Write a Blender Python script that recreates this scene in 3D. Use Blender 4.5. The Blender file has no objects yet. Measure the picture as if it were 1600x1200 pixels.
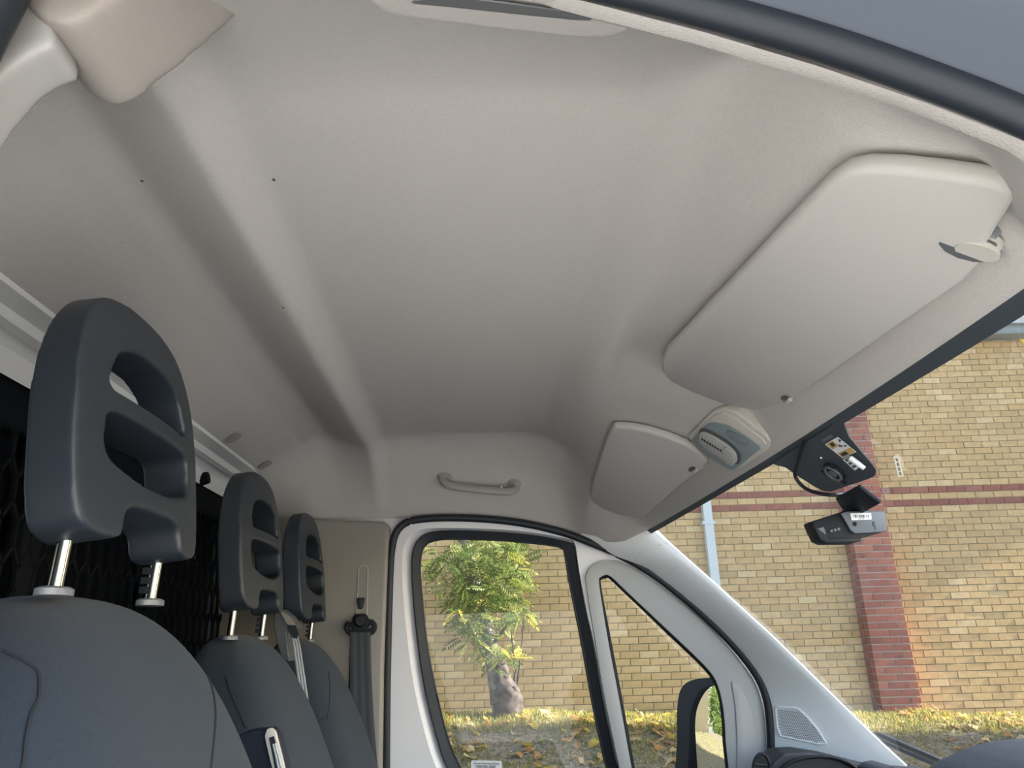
import bpy, bmesh, math, random
from mathutils import Vector as V, Matrix
from mathutils.bvhtree import BVHTree
random.seed(7)
SC = bpy.context.scene
COL = SC.collection

# ------------------------------------------------------------------ camera, sky, sun, exposure
FPX, PITCH, YAW, ROLL = 1156.0, math.radians(19), math.radians(3), math.radians(1.7)
EYE = V((0, 0, 1.75))
fw = V((math.sin(YAW) * math.cos(PITCH), math.cos(YAW) * math.cos(PITCH), math.sin(PITCH)))
hz = V((math.cos(YAW), -math.sin(YAW), 0))
vz = hz.cross(fw)
rt = hz * math.cos(ROLL) - vz * math.sin(ROLL)
up = hz * math.sin(ROLL) + vz * math.cos(ROLL)
cd = bpy.data.cameras.new('camera')
cam = bpy.data.objects.new('camera', cd)
COL.objects.link(cam)
cam.matrix_world = Matrix(((rt.x, up.x, -fw.x, EYE.x), (rt.y, up.y, -fw.y, EYE.y), (rt.z, up.z, -fw.z, EYE.z), (0, 0, 0, 1)))
cd.sensor_width = 36
cd.lens = FPX / 1600 * 36
cd.clip_start = .02
cd.clip_end = 300
SC.camera = cam

SUN_EL, SUN_AZ_OFF = math.radians(28), math.radians(2.0)   # the sun stands along the brick wall, ahead of the van
world = bpy.data.worlds.new('sky')
SC.world = world
world.use_nodes = True
wn = world.node_tree.nodes
bg = wn['Background']
sky = wn.new('ShaderNodeTexSky')
sky.sky_type = 'NISHITA'
sky.sun_disc = False
sky.sun_elevation = SUN_EL
sky.sun_rotation = math.radians(90)
sky.air_density = 1.0
sky.dust_density = 2.0
sky.ozone_density = .7
world.node_tree.links.new(sky.outputs[0], bg.inputs[0])
bg.inputs[1].default_value = 0.42
# wall frame: a along the wall (to the right), d away from the camera
WA = hz.copy()
WD = V((math.sin(YAW), math.cos(YAW), 0))
def W(a, d, z): return WA * a + WD * d + V((0, 0, z))
sd = bpy.data.lights.new('sun', 'SUN')
sun = bpy.data.objects.new('sun', sd)
COL.objects.link(sun)
sd.energy = 20.0
sd.angle = math.radians(.6)
sd.color = (1, .95, .87)
sdir = (-WA * math.cos(SUN_AZ_OFF) + WD * math.sin(SUN_AZ_OFF)) * math.cos(SUN_EL) + V((0, 0, -math.sin(SUN_EL)))
sun.rotation_euler = sdir.to_track_quat('-Z', 'Y').to_euler()
SC.view_settings.view_transform = 'Standard'
SC.view_settings.look = 'None'
SC.view_settings.gamma = 1
SC.view_settings.use_curve_mapping = False
SC.view_settings.exposure = 0.9
SC.cycles.max_bounces = 14
SC.cycles.diffuse_bounces = 7
SC.cycles.transparent_max_bounces = 24
SC.cycles.caustics_reflective = False
SC.cycles.caustics_refractive = False

# ------------------------------------------------------------------ pixel -> point on a real surface
def ray(x, y): return fw + rt * ((x - 800) / FPX) + up * ((600 - y) / FPX)
def on(x, y, p0, n):
    d = ray(x, y)
    return EYE + d * ((p0 - EYE).dot(n) / d.dot(n))
def atY(x, y, Y): return on(x, y, V((0, Y, 0)), V((0, 1, 0)))
def atX(x, y, X): return on(x, y, V((X, 0, 0)), V((1, 0, 0)))
def proj(p):
    d = p - EYE
    return 800 + FPX * d.dot(rt) / d.dot(fw), 600 - FPX * d.dot(up) / d.dot(fw)

# ------------------------------------------------------------------ materials
def mat(name, col, rough=.6, metal=0, bump=0, bscale=200, var=0, vscale=20, spec=.5, sheen=0, coat=0):
    m = bpy.data.materials.new(name)
    m.use_nodes = True
    nt = m.node_tree
    b = nt.nodes['Principled BSDF']
    b.inputs['Base Color'].default_value = (*col, 1)
    b.inputs['Roughness'].default_value = rough
    b.inputs['Metallic'].default_value = metal
    b.inputs['Specular IOR Level'].default_value = spec
    if sheen: b.inputs['Sheen Weight'].default_value = sheen
    if coat: b.inputs['Coat Weight'].default_value = coat
    tc = nt.nodes.new('ShaderNodeTexCoord')
    if bump:
        n = nt.nodes.new('ShaderNodeTexNoise')
        n.inputs['Scale'].default_value = bscale
        n.inputs['Detail'].default_value = 4
        bp = nt.nodes.new('ShaderNodeBump')
        bp.inputs['Strength'].default_value = bump
        bp.inputs['Distance'].default_value = .002
        nt.links.new(tc.outputs['Object'], n.inputs['Vector'])
        nt.links.new(n.outputs[0], bp.inputs['Height'])
        nt.links.new(bp.outputs[0], b.inputs['Normal'])
    if var:
        n = nt.nodes.new('ShaderNodeTexNoise')
        n.inputs['Scale'].default_value = vscale
        n.inputs['Detail'].default_value = 6
        r = nt.nodes.new('ShaderNodeValToRGB')
        r.color_ramp.elements[0].position = .3
        r.color_ramp.elements[1].position = .7
        r.color_ramp.elements[0].color = (*[c * (1 - var) for c in col], 1)
        r.color_ramp.elements[1].color = (*[min(1, c * (1 + var)) for c in col], 1)
        nt.links.new(tc.outputs['Object'], n.inputs['Vector'])
        nt.links.new(n.outputs[0], r.inputs[0])
        nt.links.new(r.outputs[0], b.inputs['Base Color'])
    return m

def glass_mat(name, tint=(1, 1, 1), refl=1.0, haze=0.0):
    m = bpy.data.materials.new(name)
    m.use_nodes = True
    nt = m.node_tree
    nt.nodes.clear()
    o = nt.nodes.new('ShaderNodeOutputMaterial')
    t = nt.nodes.new('ShaderNodeBsdfTransparent')
    t.inputs[0].default_value = (*tint, 1)
    g = nt.nodes.new('ShaderNodeBsdfGlossy')
    g.inputs['Roughness'].default_value = 0.0
    g.inputs[0].default_value = (refl, refl, refl, 1)
    f = nt.nodes.new('ShaderNodeFresnel')
    f.inputs[0].default_value = 1.5
    mx = nt.nodes.new('ShaderNodeMixShader')
    nt.links.new(f.outputs[0], mx.inputs[0])
    nt.links.new(t.outputs[0], mx.inputs[1])
    nt.links.new(g.outputs[0], mx.inputs[2])
    last = mx
    if haze:  # pale noisy film in the glass stands in for glare and haze
        df = nt.nodes.new('ShaderNodeBsdfDiffuse')
        df.inputs[0].default_value = (.75, .72, .65, 1)
        tr = nt.nodes.new('ShaderNodeBsdfTranslucent')
        tr.inputs[0].default_value = (.75, .72, .65, 1)
        ad = nt.nodes.new('ShaderNodeMixShader')
        nt.links.new(df.outputs[0], ad.inputs[1])
        nt.links.new(tr.outputs[0], ad.inputs[2])
        tc = nt.nodes.new('ShaderNodeTexCoord')
        nz = nt.nodes.new('ShaderNodeTexNoise')
        nz.inputs['Scale'].default_value = 6
        nz.inputs['Detail'].default_value = 5
        mp = nt.nodes.new('ShaderNodeMapRange')
        mp.inputs['From Min'].default_value = .35
        mp.inputs['From Max'].default_value = .75
        mp.inputs['To Min'].default_value = haze * .5
        mp.inputs['To Max'].default_value = haze * 1.5
        nt.links.new(tc.outputs['Object'], nz.inputs['Vector'])
        nt.links.new(nz.outputs[0], mp.inputs[0])
        m2 = nt.nodes.new('ShaderNodeMixShader')
        nt.links.new(mp.outputs[0], m2.inputs[0])
        nt.links.new(mx.outputs[0], m2.inputs[1])
        nt.links.new(ad.outputs[0], m2.inputs[2])
        last = m2
    nt.links.new(last.outputs[0], o.inputs[0])
    return m

M = {}
M['felt'] = mat('headliner_felt', (.515, .49, .46), .95, bump=.35, bscale=700, var=.035, vscale=260, spec=.15)
M['visor'] = mat('visor_vinyl', (.51, .49, .46), .7, bump=.15, bscale=900, spec=.3)
M['beige'] = mat('beige_plastic', (.54, .515, .465), .5, bump=.1, bscale=600)
M['pillar'] = mat('grey_trim_plastic', (.56, .555, .53), .45, bump=.12, bscale=900)
M['lampblue'] = mat('lamp_blue_grey', (.22, .27, .28), .35)
M['white_paint'] = mat('white_van_paint', (.82, .81, .83), .22, spec=.5, coat=.6)
M['rubber'] = mat('black_rubber', (.014, .018, .024), .5, spec=.4)
M['black'] = mat('black_plastic', (.012, .014, .018), .55, bump=.15, bscale=500, spec=.25)
M['headrest'] = mat('headrest_vinyl', (.022, .029, .039), .42, bump=.12, bscale=900, spec=.55)
M['dash'] = mat('dash_plastic', (.016, .019, .023), .5, bump=.3, bscale=500)
M['chrome'] = mat('steel_rod', (.36, .37, .37), .22, metal=1)
M['flat_black'] = mat('matte_black_steel', (.007, .009, .012), .9, spec=.12)
M['beam'] = mat('white_rail_paint', (.88, .87, .85), .4)
M['fabric'] = mat('seat_fabric', (.034, .045, .060), .95, bump=.5, bscale=900, var=.10, vscale=500, spec=.1, sheen=.12)
M['fabric_dark'] = mat('seat_fabric_side', (.030, .035, .042), .95, bump=.5, bscale=900, spec=.1, sheen=.2)
M['seam'] = mat('seam_thread', (.018, .022, .028), .9)
M['grey_dark'] = mat('dark_grey_plastic', (.10, .105, .11), .45)
M['grey_mid'] = mat('mid_grey_plastic', (.20, .215, .23), .35)
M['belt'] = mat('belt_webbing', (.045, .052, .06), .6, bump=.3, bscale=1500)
M['belt_sheen'] = mat('belt_webbing_sheen', (.36, .38, .39), .35, spec=.7)  # daylight sheen on the webbing painted as a pale colour
M['paper'] = mat('paper_label', (.75, .76, .76), .6)
M['ink'] = mat('label_ink', (.04, .04, .045), .7)
M['gold'] = mat('label_gold', (.55, .40, .15), .6)
M['frit'] = mat('glass_frit', (.045, .056, .068), .5)  # veiling haze over the black print is put into this bluish grey
M['camface'] = mat('camera_grey', (.105, .12, .14), .4)
M['ply'] = mat('cargo_plywood', (.30, .235, .165), .7, var=.15, vscale=8)
M['glass'] = glass_mat('window_glass', (.96, .97, .95), .35, .003)
M['screen'] = glass_mat('windscreen_glass', (.94, .95, .93), 1.0, .035)
M['mirror'] = mat('mirror_silver', (.88, .90, .90), .01, metal=1)
M['wiper'] = mat('wiper_arm', (.05, .055, .06), .35)
M['soil'] = mat('bank_soil', (.16, .135, .095), .95, bump=1, bscale=60, var=.55, vscale=22, spec=.1)
M['asphalt'] = mat('asphalt', (.46, .455, .44), .9, bump=.5, bscale=60, var=.2, vscale=30)
M['mortar'] = mat('mortar', (.27, .23, .145), .95, var=.12, vscale=3)
M['mortar_pale'] = mat('pale_mortar', (.42, .375, .315), .95)
YEL = [(.62, .445, .225), (.575, .41, .205), (.65, .475, .25), (.54, .395, .20), (.69, .53, .30), (.60, .42, .21)]
MY = [mat('buff_brick', (c[0] * .80, c[1] * .75, c[2] * .71), .9, bump=.4, bscale=60, var=.10, vscale=14, spec=.15) for c in YEL]
MR = [mat('red_brick', tuple(x * .74 for x in c), .9, bump=.4, bscale=60, var=.12, vscale=14, spec=.15) for c in [(.34, .125, .085), (.38, .145, .10), (.30, .11, .08)]]
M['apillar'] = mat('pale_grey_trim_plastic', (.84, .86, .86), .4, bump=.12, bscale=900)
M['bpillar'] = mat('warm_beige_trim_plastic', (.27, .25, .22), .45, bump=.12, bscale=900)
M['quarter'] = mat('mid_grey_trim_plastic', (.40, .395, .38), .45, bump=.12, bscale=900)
M['pipe'] = mat('pale_pipe', (.48, .51, .51), .4)
M['fascia'] = mat('grey_fascia', (.16, .20, .22), .5)
M['cladding'] = mat('pale_cladding', (.60, .64, .61), .5)
M['bark'] = mat('rowan_bark', (.11, .10, .085), .9, bump=1, bscale=40, var=.35, vscale=18)
M['bark_red'] = mat('stump_bark', (.040, .029, .025), .95, bump=1, bscale=30, var=.75, vscale=16)
M['yellow'] = mat('yellow_sign', (.85, .68, .03), .5)
M['handle'] = mat('handle_plastic', (.34, .32, .29), .5)

def leaf_mat(name, col, trans):
    m = bpy.data.materials.new(name)
    m.use_nodes = True
    nt = m.node_tree
    nt.nodes.clear()
    o = nt.nodes.new('ShaderNodeOutputMaterial')
    d = nt.nodes.new('ShaderNodeBsdfDiffuse')
    d.inputs[0].default_value = (*col, 1)
    t = nt.nodes.new('ShaderNodeBsdfTranslucent')
    t.inputs[0].default_value = (*trans, 1)
    mx = nt.nodes.new('ShaderNodeMixShader')
    mx.inputs[0].default_value = .45
    nt.links.new(d.outputs[0], mx.inputs[1])
    nt.links.new(t.outputs[0], mx.inputs[2])
    nt.links.new(mx.outputs[0], o.inputs[0])
    return m
ML = [leaf_mat('rowan_leaf', c, t) for c, t in [((.10, .14, .04), (.17, .20, .04)), ((.20, .22, .09), (.32, .33, .10)), ((.065, .105, .035), (.12, .16, .04)), ((.32, .28, .06), (.40, .34, .06))]]
MF = [leaf_mat('dry_leaf', c, c) for c in [(.52, .36, .17), (.50, .28, .10), (.60, .49, .28), (.56, .41, .09), (.38, .23, .11)]]
MG = [leaf_mat('grass_blade', c, c) for c in [(.13, .16, .045), (.32, .27, .08), (.40, .34, .13), (.19, .20, .06)]]

# ------------------------------------------------------------------ object helpers
def link(name, me, m=None, parent=None):
    o = bpy.data.objects.new(name, me)
    COL.objects.link(o)
    if m is not None:
        for x in (m if isinstance(m, (list, tuple)) else [m]): me.materials.append(x)
    if parent is not None: o.parent = parent
    return o
def tag(o, label=None, cat=None, group=None, kind=None):
    if label: o['label'] = label
    if cat: o['category'] = cat
    if group: o['group'] = group
    if kind: o['kind'] = kind
    return o
def thing(name, label, cat, group=None, kind=None):
    o = bpy.data.objects.new(name, None)
    COL.objects.link(o)
    o.empty_display_size = .05
    return tag(o, label, cat, group, kind)
def me_of(bm, name, smooth=False):
    bmesh.ops.recalc_face_normals(bm, faces=bm.faces)
    me = bpy.data.meshes.new(name)
    bm.to_mesh(me)
    bm.free()
    if smooth: me.polygons.foreach_set('use_smooth', [True] * len(me.polygons))
    return me
def from_py(name, vs, fs, m=None, parent=None, smooth=False, recalc=False):
    me = bpy.data.meshes.new(name)
    me.from_pydata([tuple(v) for v in vs], [], fs)
    if recalc:
        bm = bmesh.new(); bm.from_mesh(me); bmesh.ops.recalc_face_normals(bm, faces=bm.faces); bm.to_mesh(me); bm.free()
    if smooth: me.polygons.foreach_set('use_smooth', [True] * len(me.polygons))
    return link(name, me, m, parent)
def smooth_angle(o, ang=40):
    me = o.data
    me.polygons.foreach_set('use_smooth', [True] * len(me.polygons))
    try: me.set_sharp_from_angle(angle=math.radians(ang))
    except Exception: pass
    return o
def evaluated(o):
    dg = bpy.context.evaluated_depsgraph_get()
    me = bpy.data.meshes.new_from_object(o.evaluated_get(dg))
    old = o.data
    o.modifiers.clear()
    o.data = me
    bpy.data.meshes.remove(old)
    return o
def soften(o, voxel=.004, it=10, factor=.5):
    md = o.modifiers.new('r', 'REMESH'); md.mode = 'VOXEL'; md.voxel_size = voxel
    s = o.modifiers.new('s', 'SMOOTH'); s.factor = factor; s.iterations = it
    evaluated(o)
    o.data.polygons.foreach_set('use_smooth', [True] * len(o.data.polygons))
    return o
def bevel(o, w, seg=2, ang=35, harden=True):
    b = o.modifiers.new('b', 'BEVEL'); b.width = w; b.segments = seg; b.limit_method = 'ANGLE'; b.angle_limit = math.radians(ang)
    evaluated(o)
    smooth_angle(o, 50)
    return o
def rounded(pts, r=.3, n=4):
    """round the corners of a closed 2-D/3-D outline: r is a share of the shorter side"""
    out = []
    N = len(pts)
    for i in range(N):
        p, a, b = pts[i], pts[i - 1], pts[(i + 1) % N]
        l = min((a - p).length, (b - p).length) * r
        s, e = p + (a - p).normalized() * l, p + (b - p).normalized() * l
        for k in range(n + 1):
            t = k / n
            out.append(s * (1 - t) ** 2 + p * 2 * t * (1 - t) + e * t * t)
    return out
def spline(pts, n=6, closed=False):
    """Catmull-Rom through the points"""
    out = []
    N = len(pts)
    for i in range(N if closed else N - 1):
        p1, p2 = pts[i], pts[(i + 1) % N]
        p0 = pts[i - 1] if (i > 0 or closed) else p1
        p3 = pts[(i + 2) % N] if (i + 2 < N or closed) else p2
        for k in range(n):
            t = k / n
            out.append(.5 * ((2 * p1) + (p2 - p0) * t + (2 * p0 - 5 * p1 + 4 * p2 - p3) * t * t + (3 * p1 - p0 - 3 * p2 + p3) * t ** 3))
    if not closed: out.append(pts[-1].copy())
    return out
def plate(name, outer, th, m, parent=None, holes=(), bev=0, seg=2):
    """solid from a closed 3-D outline (and holes), pushed along the vector th"""
    bm = bmesh.new()
    loops = []
    for L in [outer] + list(holes):
        vs = [bm.verts.new(p) for p in L]
        es = [bm.edges.new((vs[i], vs[(i + 1) % len(vs)])) for i in range(len(vs))]
        loops.append((vs, es))
    if holes:
        n0 = V(th).normalized()
        bmesh.ops.triangle_fill(bm, use_beauty=True, use_dissolve=False, edges=[e for _, es in loops for e in es], normal=n0)
        bm.faces.ensure_lookup_table()
    else:
        bm.faces.new(loops[0][0])
    fs = list(bm.faces)
    back = {}
    for vs, _ in loops:
        for v in vs: back[v] = bm.verts.new(v.co + V(th))
    for f in fs: bm.faces.new([back[v] for v in reversed(f.verts)])
    for vs, _ in loops:
        for i in range(len(vs)):
            a, b = vs[i], vs[(i + 1) % len(vs)]
            bm.faces.new((a, b, back[b], back[a]))
    o = link(name, me_of(bm, name), m, parent)
    if bev: bevel(o, bev, seg)
    return o
def ring(name, A, B, m, parent=None, th=None):
    """band between two closed outlines of equal length"""
    n = len(A)
    vs = list(A) + list(B)
    fs = [(i, (i + 1) % n, n + (i + 1) % n, n + i) for i in range(n)]
    o = from_py(name, vs, fs, m, parent, recalc=True)
    if th:
        s = o.modifiers.new('s', 'SOLIDIFY'); s.thickness = th; s.offset = 0
        evaluated(o)
    return smooth_angle(o, 40)
def resample(pts, n, closed=True):
    P = list(pts) + ([pts[0]] if closed else [])
    d = [0]
    for i in range(1, len(P)): d.append(d[-1] + (P[i] - P[i - 1]).length)
    out, j = [], 0
    for k in range(n):
        s = d[-1] * k / (n if closed else n - 1)
        while j < len(d) - 2 and d[j + 1] < s: j += 1
        t = (s - d[j]) / max(1e-9, d[j + 1] - d[j])
        out.append(P[j].lerp(P[j + 1], min(1, t)))
    return out
def tube(name, pts, r, m, parent=None, n=8, closed=False, flat=None, cap=True):
    """tube along points; r number or list; flat=(axis vector, factor) squashes it"""
    N = len(pts)
    vs, fs = [], []
    ref = V((0, 0, 1))
    for i, p in enumerate(pts):
        a = pts[i - 1] if (i > 0 or closed) else p
        b = pts[(i + 1) % N] if (i < N - 1 or closed) else p
        t = (b - a).normalized()
        if abs(t.dot(ref)) > .95: ref = V((1, 0, 0)) if abs(t.x) < .9 else V((0, 1, 0))
        s = t.cross(ref).normalized()
        q = s.cross(t).normalized()
        rr = r[i] if isinstance(r, (list, tuple)) else r
        for k in range(n):
            w = 2 * math.pi * k / n
            o = (s * math.cos(w) + q * math.sin(w)) * rr
            if flat: o = o - V(flat[0]) * (o.dot(V(flat[0])) * (1 - flat[1]))
            vs.append(p + o)
    for i in range(N if closed else N - 1):
        for k in range(n):
            fs.append((i * n + k, i * n + (k + 1) % n, ((i + 1) % N) * n + (k + 1) % n, ((i + 1) % N) * n + k))
    if cap and not closed:
        fs.append(tuple(range(n - 1, -1, -1))); fs.append(tuple(range((N - 1) * n, N * n)))
    return smooth_angle(from_py(name, vs, fs, m, parent, recalc=True), 50)
def box(name, lo, hi, m, parent=None, bev=0):
    bm = bmesh.new()
    bmesh.ops.create_cube(bm, size=1)
    for v in bm.verts: v.co = V([(lo[i] + hi[i]) / 2 + v.co[i] * (hi[i] - lo[i]) for i in range(3)])
    o = link(name, me_of(bm, name), m, parent)
    if bev: bevel(o, bev)
    return o
def sweepY(name, prof, ys, m, parent=None, smooth=True):
    """profile [(x,z)...] swept along Y at the given stations (prof may be a function of y)"""
    vs, fs = [], []
    for y in ys:
        p = prof(y) if callable(prof) else prof
        n = len(p)
        vs += [V((x, y, z)) for x, z in p]
    for i in range(len(ys) - 1):
        for k in range(n - 1):
            fs.append((i * n + k, i * n + k + 1, (i + 1) * n + k + 1, (i + 1) * n + k))
    o = from_py(name, vs, fs, m, parent, recalc=True)
    return smooth_angle(o, 35) if smooth else o
def interp(tab, x):
    if x <= tab[0][0]: return tab[0][1]
    for (a, va), (b, vb) in zip(tab, tab[1:]):
        if x <= b:
            t = (x - a) / (b - a)
            t = t * t * (3 - 2 * t)
            return va + (vb - va) * t
    return tab[-1][1]
def lin(tab, x):
    if x <= tab[0][0]: return tab[0][1]
    for (a, va), (b, vb) in zip(tab, tab[1:]):
        if x <= b: return va + (vb - va) * (x - a) / (b - a)
    return tab[-1][1]
lin0 = lin
def sstep(a, b, x):
    t = max(0, min(1, (x - a) / (b - a)))
    return t * t * (3 - 2 * t)

# ================================================================== VAN SHELL
YN, YF, YC = .33, 2.09, 1.215            # near door edge, far door edge, centre line
# ---- ceiling (headliner)
PROF_RAW = [(-.60, 2.150), (-.555, 2.172), (-.50, 2.206), (-.44, 2.238), (-.40, 2.251), (-.378, 2.254), (-.36, 2.249), (-.30, 2.224), (-.277, 2.216), (-.268, 2.217), (-.242, 2.245), (-.230, 2.249), (-.15, 2.252), (.12, 2.254), (.17, 2.247), (.225, 2.217), (.25, 2.210), (.30, 2.206), (.6, 2.2)]
PROF = []
for k in range(200):
    x_ = -.57 + .0046 * k
    w_ = [(q, math.exp(-(q / 1.5) ** 2)) for q in range(-5, 6)]
    PROF.append((x_, sum(lin0(PROF_RAW, x_ + q * .0042) * w for q, w in w_) / sum(w for q, w in w_)))
def visor_z(X, Y): return 2.17 - .45 * (X - .29) - .17 * (math.hypot(Y - YC, .05) - .305)
def header(Y):
    q = ((Y - 1.24) / .75) ** 2
    return .53 - .075 * q, 2.047 - .033 * q
def xfront(Y):
    e = abs(Y - YC)
    xh = header(Y)[0]
    if e > .735: xh = xh + (.352 - xh) * min(1, (e - .735) / .14) ** .9
    return xh
def zfront(Y):
    e = abs(Y - YC)
    zh = header(Y)[1]
    if e > .735: zh = zh + (1.974 - zh) * min(1, (e - .735) / .14) ** .9
    return zh
EDGEN = [(-.6, 2.15), (-.3, 2.15), (-.1, 2.14), (0, 2.118), (.083, 2.092), (.133, 2.076), (.197, 2.052), (.255, 2.027), (.304, 2.002), (.36, 1.965)]
EDGE = [(-.6, 2.078), (-.15, 2.078), (0, 2.072), (.1, 2.062), (.2, 2.040), (.28, 2.018), (.352, 1.976)]
def ceil_z(X, Y):
    e = abs(Y - YC)
    zc = lin(PROF, X)
    fr = visor_z(X, Y) + .012
    if X > .19:
        zc = zc + (fr - zc) * sstep(.22, .30, X)
    ze = lin(EDGE if Y > YC else EDGEN, X)
    s0 = .60 + .09 * sstep(-.2, .1, -abs(X + .05))
    e0 = .62 + (.16 * sstep(.15, .3, X) if Y < YC else 0)
    t = max(0, min(1, (e - e0) / (.875 - e0)))
    S = t ** 1.7
    # soft lobes over the pillars and the small step in the rear bow
    z = zc * (1 - S) + ze * S
    z -= .010 * math.exp(-((X + .225) / .05) ** 2 - ((e - .72) / .07) ** 2) * (Y > YC)
    return z
NX, NY = 150, 150
vs, fs = [], []
for j in range(NY + 1):
    Y = YN + (YF - YN) * j / NY
    xf, zf = xfront(Y), zfront(Y)
    for i in range(NX + 1):
        u = i / NX
        X = -.555 + (xf + .555) * u
        z = ceil_z(X, Y)
        # run down to the windscreen lip over the last 4 cm
        k = sstep(xf - .05, xf, X)
        z = z * (1 - k) + zf * k
        vs.append((X, Y, z))
for j in range(NY):
    for i in range(NX):
        a = j * (NX + 1) + i
        fs.append((a, a + NX + 1, a + NX + 2, a + 1))
ceil = from_py('ceiling', vs, fs, M['felt'], smooth=True)
tag(ceil, 'moulded beige felt headliner over the whole cab', None, None, 'structure')
cbm = bmesh.new(); cbm.from_mesh(ceil.data); CB = BVHTree.FromBMesh(cbm); cbm.free()
def on_ceiling(x, y):
    h = CB.ray_cast(EYE, ray(x, y).normalized())
    return h[0] if h[0] is not None else atY(x, y, .40)
# specks in the cloth and the fixing clips along the rear edge
for x, y in [(428, 280), (443, 480), (222, 282), (684, 660)]:
    c = on_ceiling(x, y)
    o = from_py('fabric_mark', [c + V((.0018 * math.cos(k * 1.047), .0026 * math.sin(k * 1.047), -.0008)) for k in range(6)], [(0, 1, 2, 3, 4, 5)], M['ink'], ceil)
for Y in (1.60, 1.86):
    o = from_py('trim_clip', [V((-.532 + .016 * math.cos(k * .5236), Y + .022 * math.sin(k * .5236), ceil_z(-.532 + .016 * math.cos(k * .5236), Y) - .0025)) for k in range(12)], [tuple(range(12))], M['handle'], ceil)
# outer roof skin keeps daylight out
roof = sweepY('roof', [(-3.3, 2.36), (-.6, 2.36), (.3, 2.32), (.50, 2.20), (.56, 2.07)], [.10, .16, .30, 1.2, 2.14, 2.26, 2.31], M['white_paint'])
for v in roof.data.vertices:
    e = abs(v.co.y - YC)
    if e > .9: v.co.z -= .5 * (e - .9) ** 1
    if v.co.x > .2: v.co.x -= .28 * max(0, e - .6)
tag(roof, 'white van roof skin', None, None, 'structure')

# ---- windscreen
SD = V((.700, 0, -.714))
def ws(Y, s):
    x, z = header(Y)
    bow = .02 * math.sin(min(1, max(0, s / .82)) * math.pi)
    return V((x, Y, z)) + SD * s + V((.714, 0, .70)) * (bow + .004)
WN = V((.714, 0, .700))
W0 = V((.53, 1.24, 2.047)) + WN * .006
def onW(x, y, off=0): return on(x, y, W0 - WN * off, WN)
win1 = thing('window_1', 'raked windscreen with a dark printed border', None, None, 'structure')
ysn = [.36 + i * (2.07 - .36) / 30 for i in range(31)]
ss = [-.01 + .98 * i / 14 for i in range(15)]
vs = [ws(y, s) + V((0, 0, 0)) for s in ss for y in ysn]
# sides of the glass splay outwards going down
for idx, v in enumerate(vs):
    s = ss[idx // 31]
    v.y = YC + (v.y - YC) * (1 + .045 * s)
fs = [(j * 31 + i, j * 31 + i + 1, (j + 1) * 31 + i + 1, (j + 1) * 31 + i) for j in range(14) for i in range(30)]
from_py('glass', vs, fs, M['screen'], win1, smooth=True)
# black border along the header
vs = []
for y in ysn:
    w = .013 + .007 * sstep(1.6, .4, y)
    vs += [ws(y, -.012) - WN * .004, ws(y, w) - WN * .004]
frit = from_py('frit_band', vs, [(2 * i, 2 * i + 1, 2 * i + 3, 2 * i + 2) for i in range(30)], M['frit'], win1)
# central dark patch
pp = [(1190, 735), (1318, 652), (1321, 664), (1327, 680), (1345, 702), (1364, 724), (1370, 735), (1368, 742), (1358, 747), (1325, 758), (1299, 767), (1288, 766), (1275, 760), (1245, 741), (1228, 729), (1208, 724)]
plate('sensor_patch', [onW(x, y, .010) for x, y in pp], -WN * .002, M['frit'], win1)
# black gasket down both sides of the glass
for sgn in (1, -1):
    pts = []
    for k in range(16):
        s = -.01 + .95 * k / 15
        p = ws(YC + sgn * .79, s); p.y = YC + sgn * (.79 + .008) * (1 + .045 * s)
        pts.append(p - WN * .008)
    tube('gasket', pts, .008, M['rubber'], win1)

# ---- far A-pillar trim, joins the headliner at the top
seal_px = [(603, 1230), (604, 1100), (606, 1000), (609, 900), (612, 858), (619, 832), (634, 817), (660, 811), (700, 809), (760, 811), (820, 818), (880, 832), (925, 849), (965, 866), (1015, 894), (1060, 928), (1105, 967), (1150, 1013), (1182, 1055), (1197, 1090), (1203, 1130), (1205, 1180), (1206, 1230)]
def doorY(z): return 2.09 + .05 * (2.0 - z)       # doors lean in towards the roof
DN = V((0, 1, .05)).normalized()
D0 = V((0, 2.09, 2.0))
def onD(x, y, off=0): return on(x, y, D0 + DN * off, DN)
tr1 = thing('trim_1', 'pale grey windscreen pillar trim beside the passenger door', None, None, 'structure')
sealp = spline([onD(x, y, -.02) for x, y in seal_px], 5)
aside = [onD(x, y, -.018) for x, y in [(948, 866), (1000, 886), (1015, 895), (1060, 929), (1105, 968), (1150, 1014), (1182, 1056), (1197, 1091), (1203, 1131), (1205, 1181), (1207, 1260)]]
bside = []
for x, y in [(1021, 829), (1050, 853), (1075, 875), (1120, 915), (1160, 952), (1205, 993), (1250, 1037), (1300, 1086), (1360, 1145), (1415, 1196), (1475, 1250)]:
    bside.append(atY(x, y, 1.985))
aside.insert(0, aside[0] + V((-.09, .02, .05))); bside.insert(0, bside[0] + V((-.05, .02, .05)))
A = resample(spline(aside, 4), 40, False); B = resample(spline(bside, 4), 40, False)
vs, fs = [], []
K = 10
for a, b in zip(A, B):
    for k in range(K + 1):
        t = k / K
        p = a.lerp(b, t)
        vs.append(p + V((0, -.018 * math.sin(t * math.pi) ** .7 - .0, 0)))
    e = b + V((.010, .030, .006))
    vs.append(e)
n = K + 2
for i in range(39):
    for k in range(n - 1): fs.append((i * n + k, i * n + k + 1, (i + 1) * n + k + 1, (i + 1) * n + k))
smooth_angle(from_py('panel', vs, fs, M['apillar'], tr1, recalc=True), 60)
tr7 = thing('trim_7', 'pale grey windscreen pillar trim on the driver side', None, None, 'structure')
k7 = next(i for i, p in enumerate(A) if p.x > .47)
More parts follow.
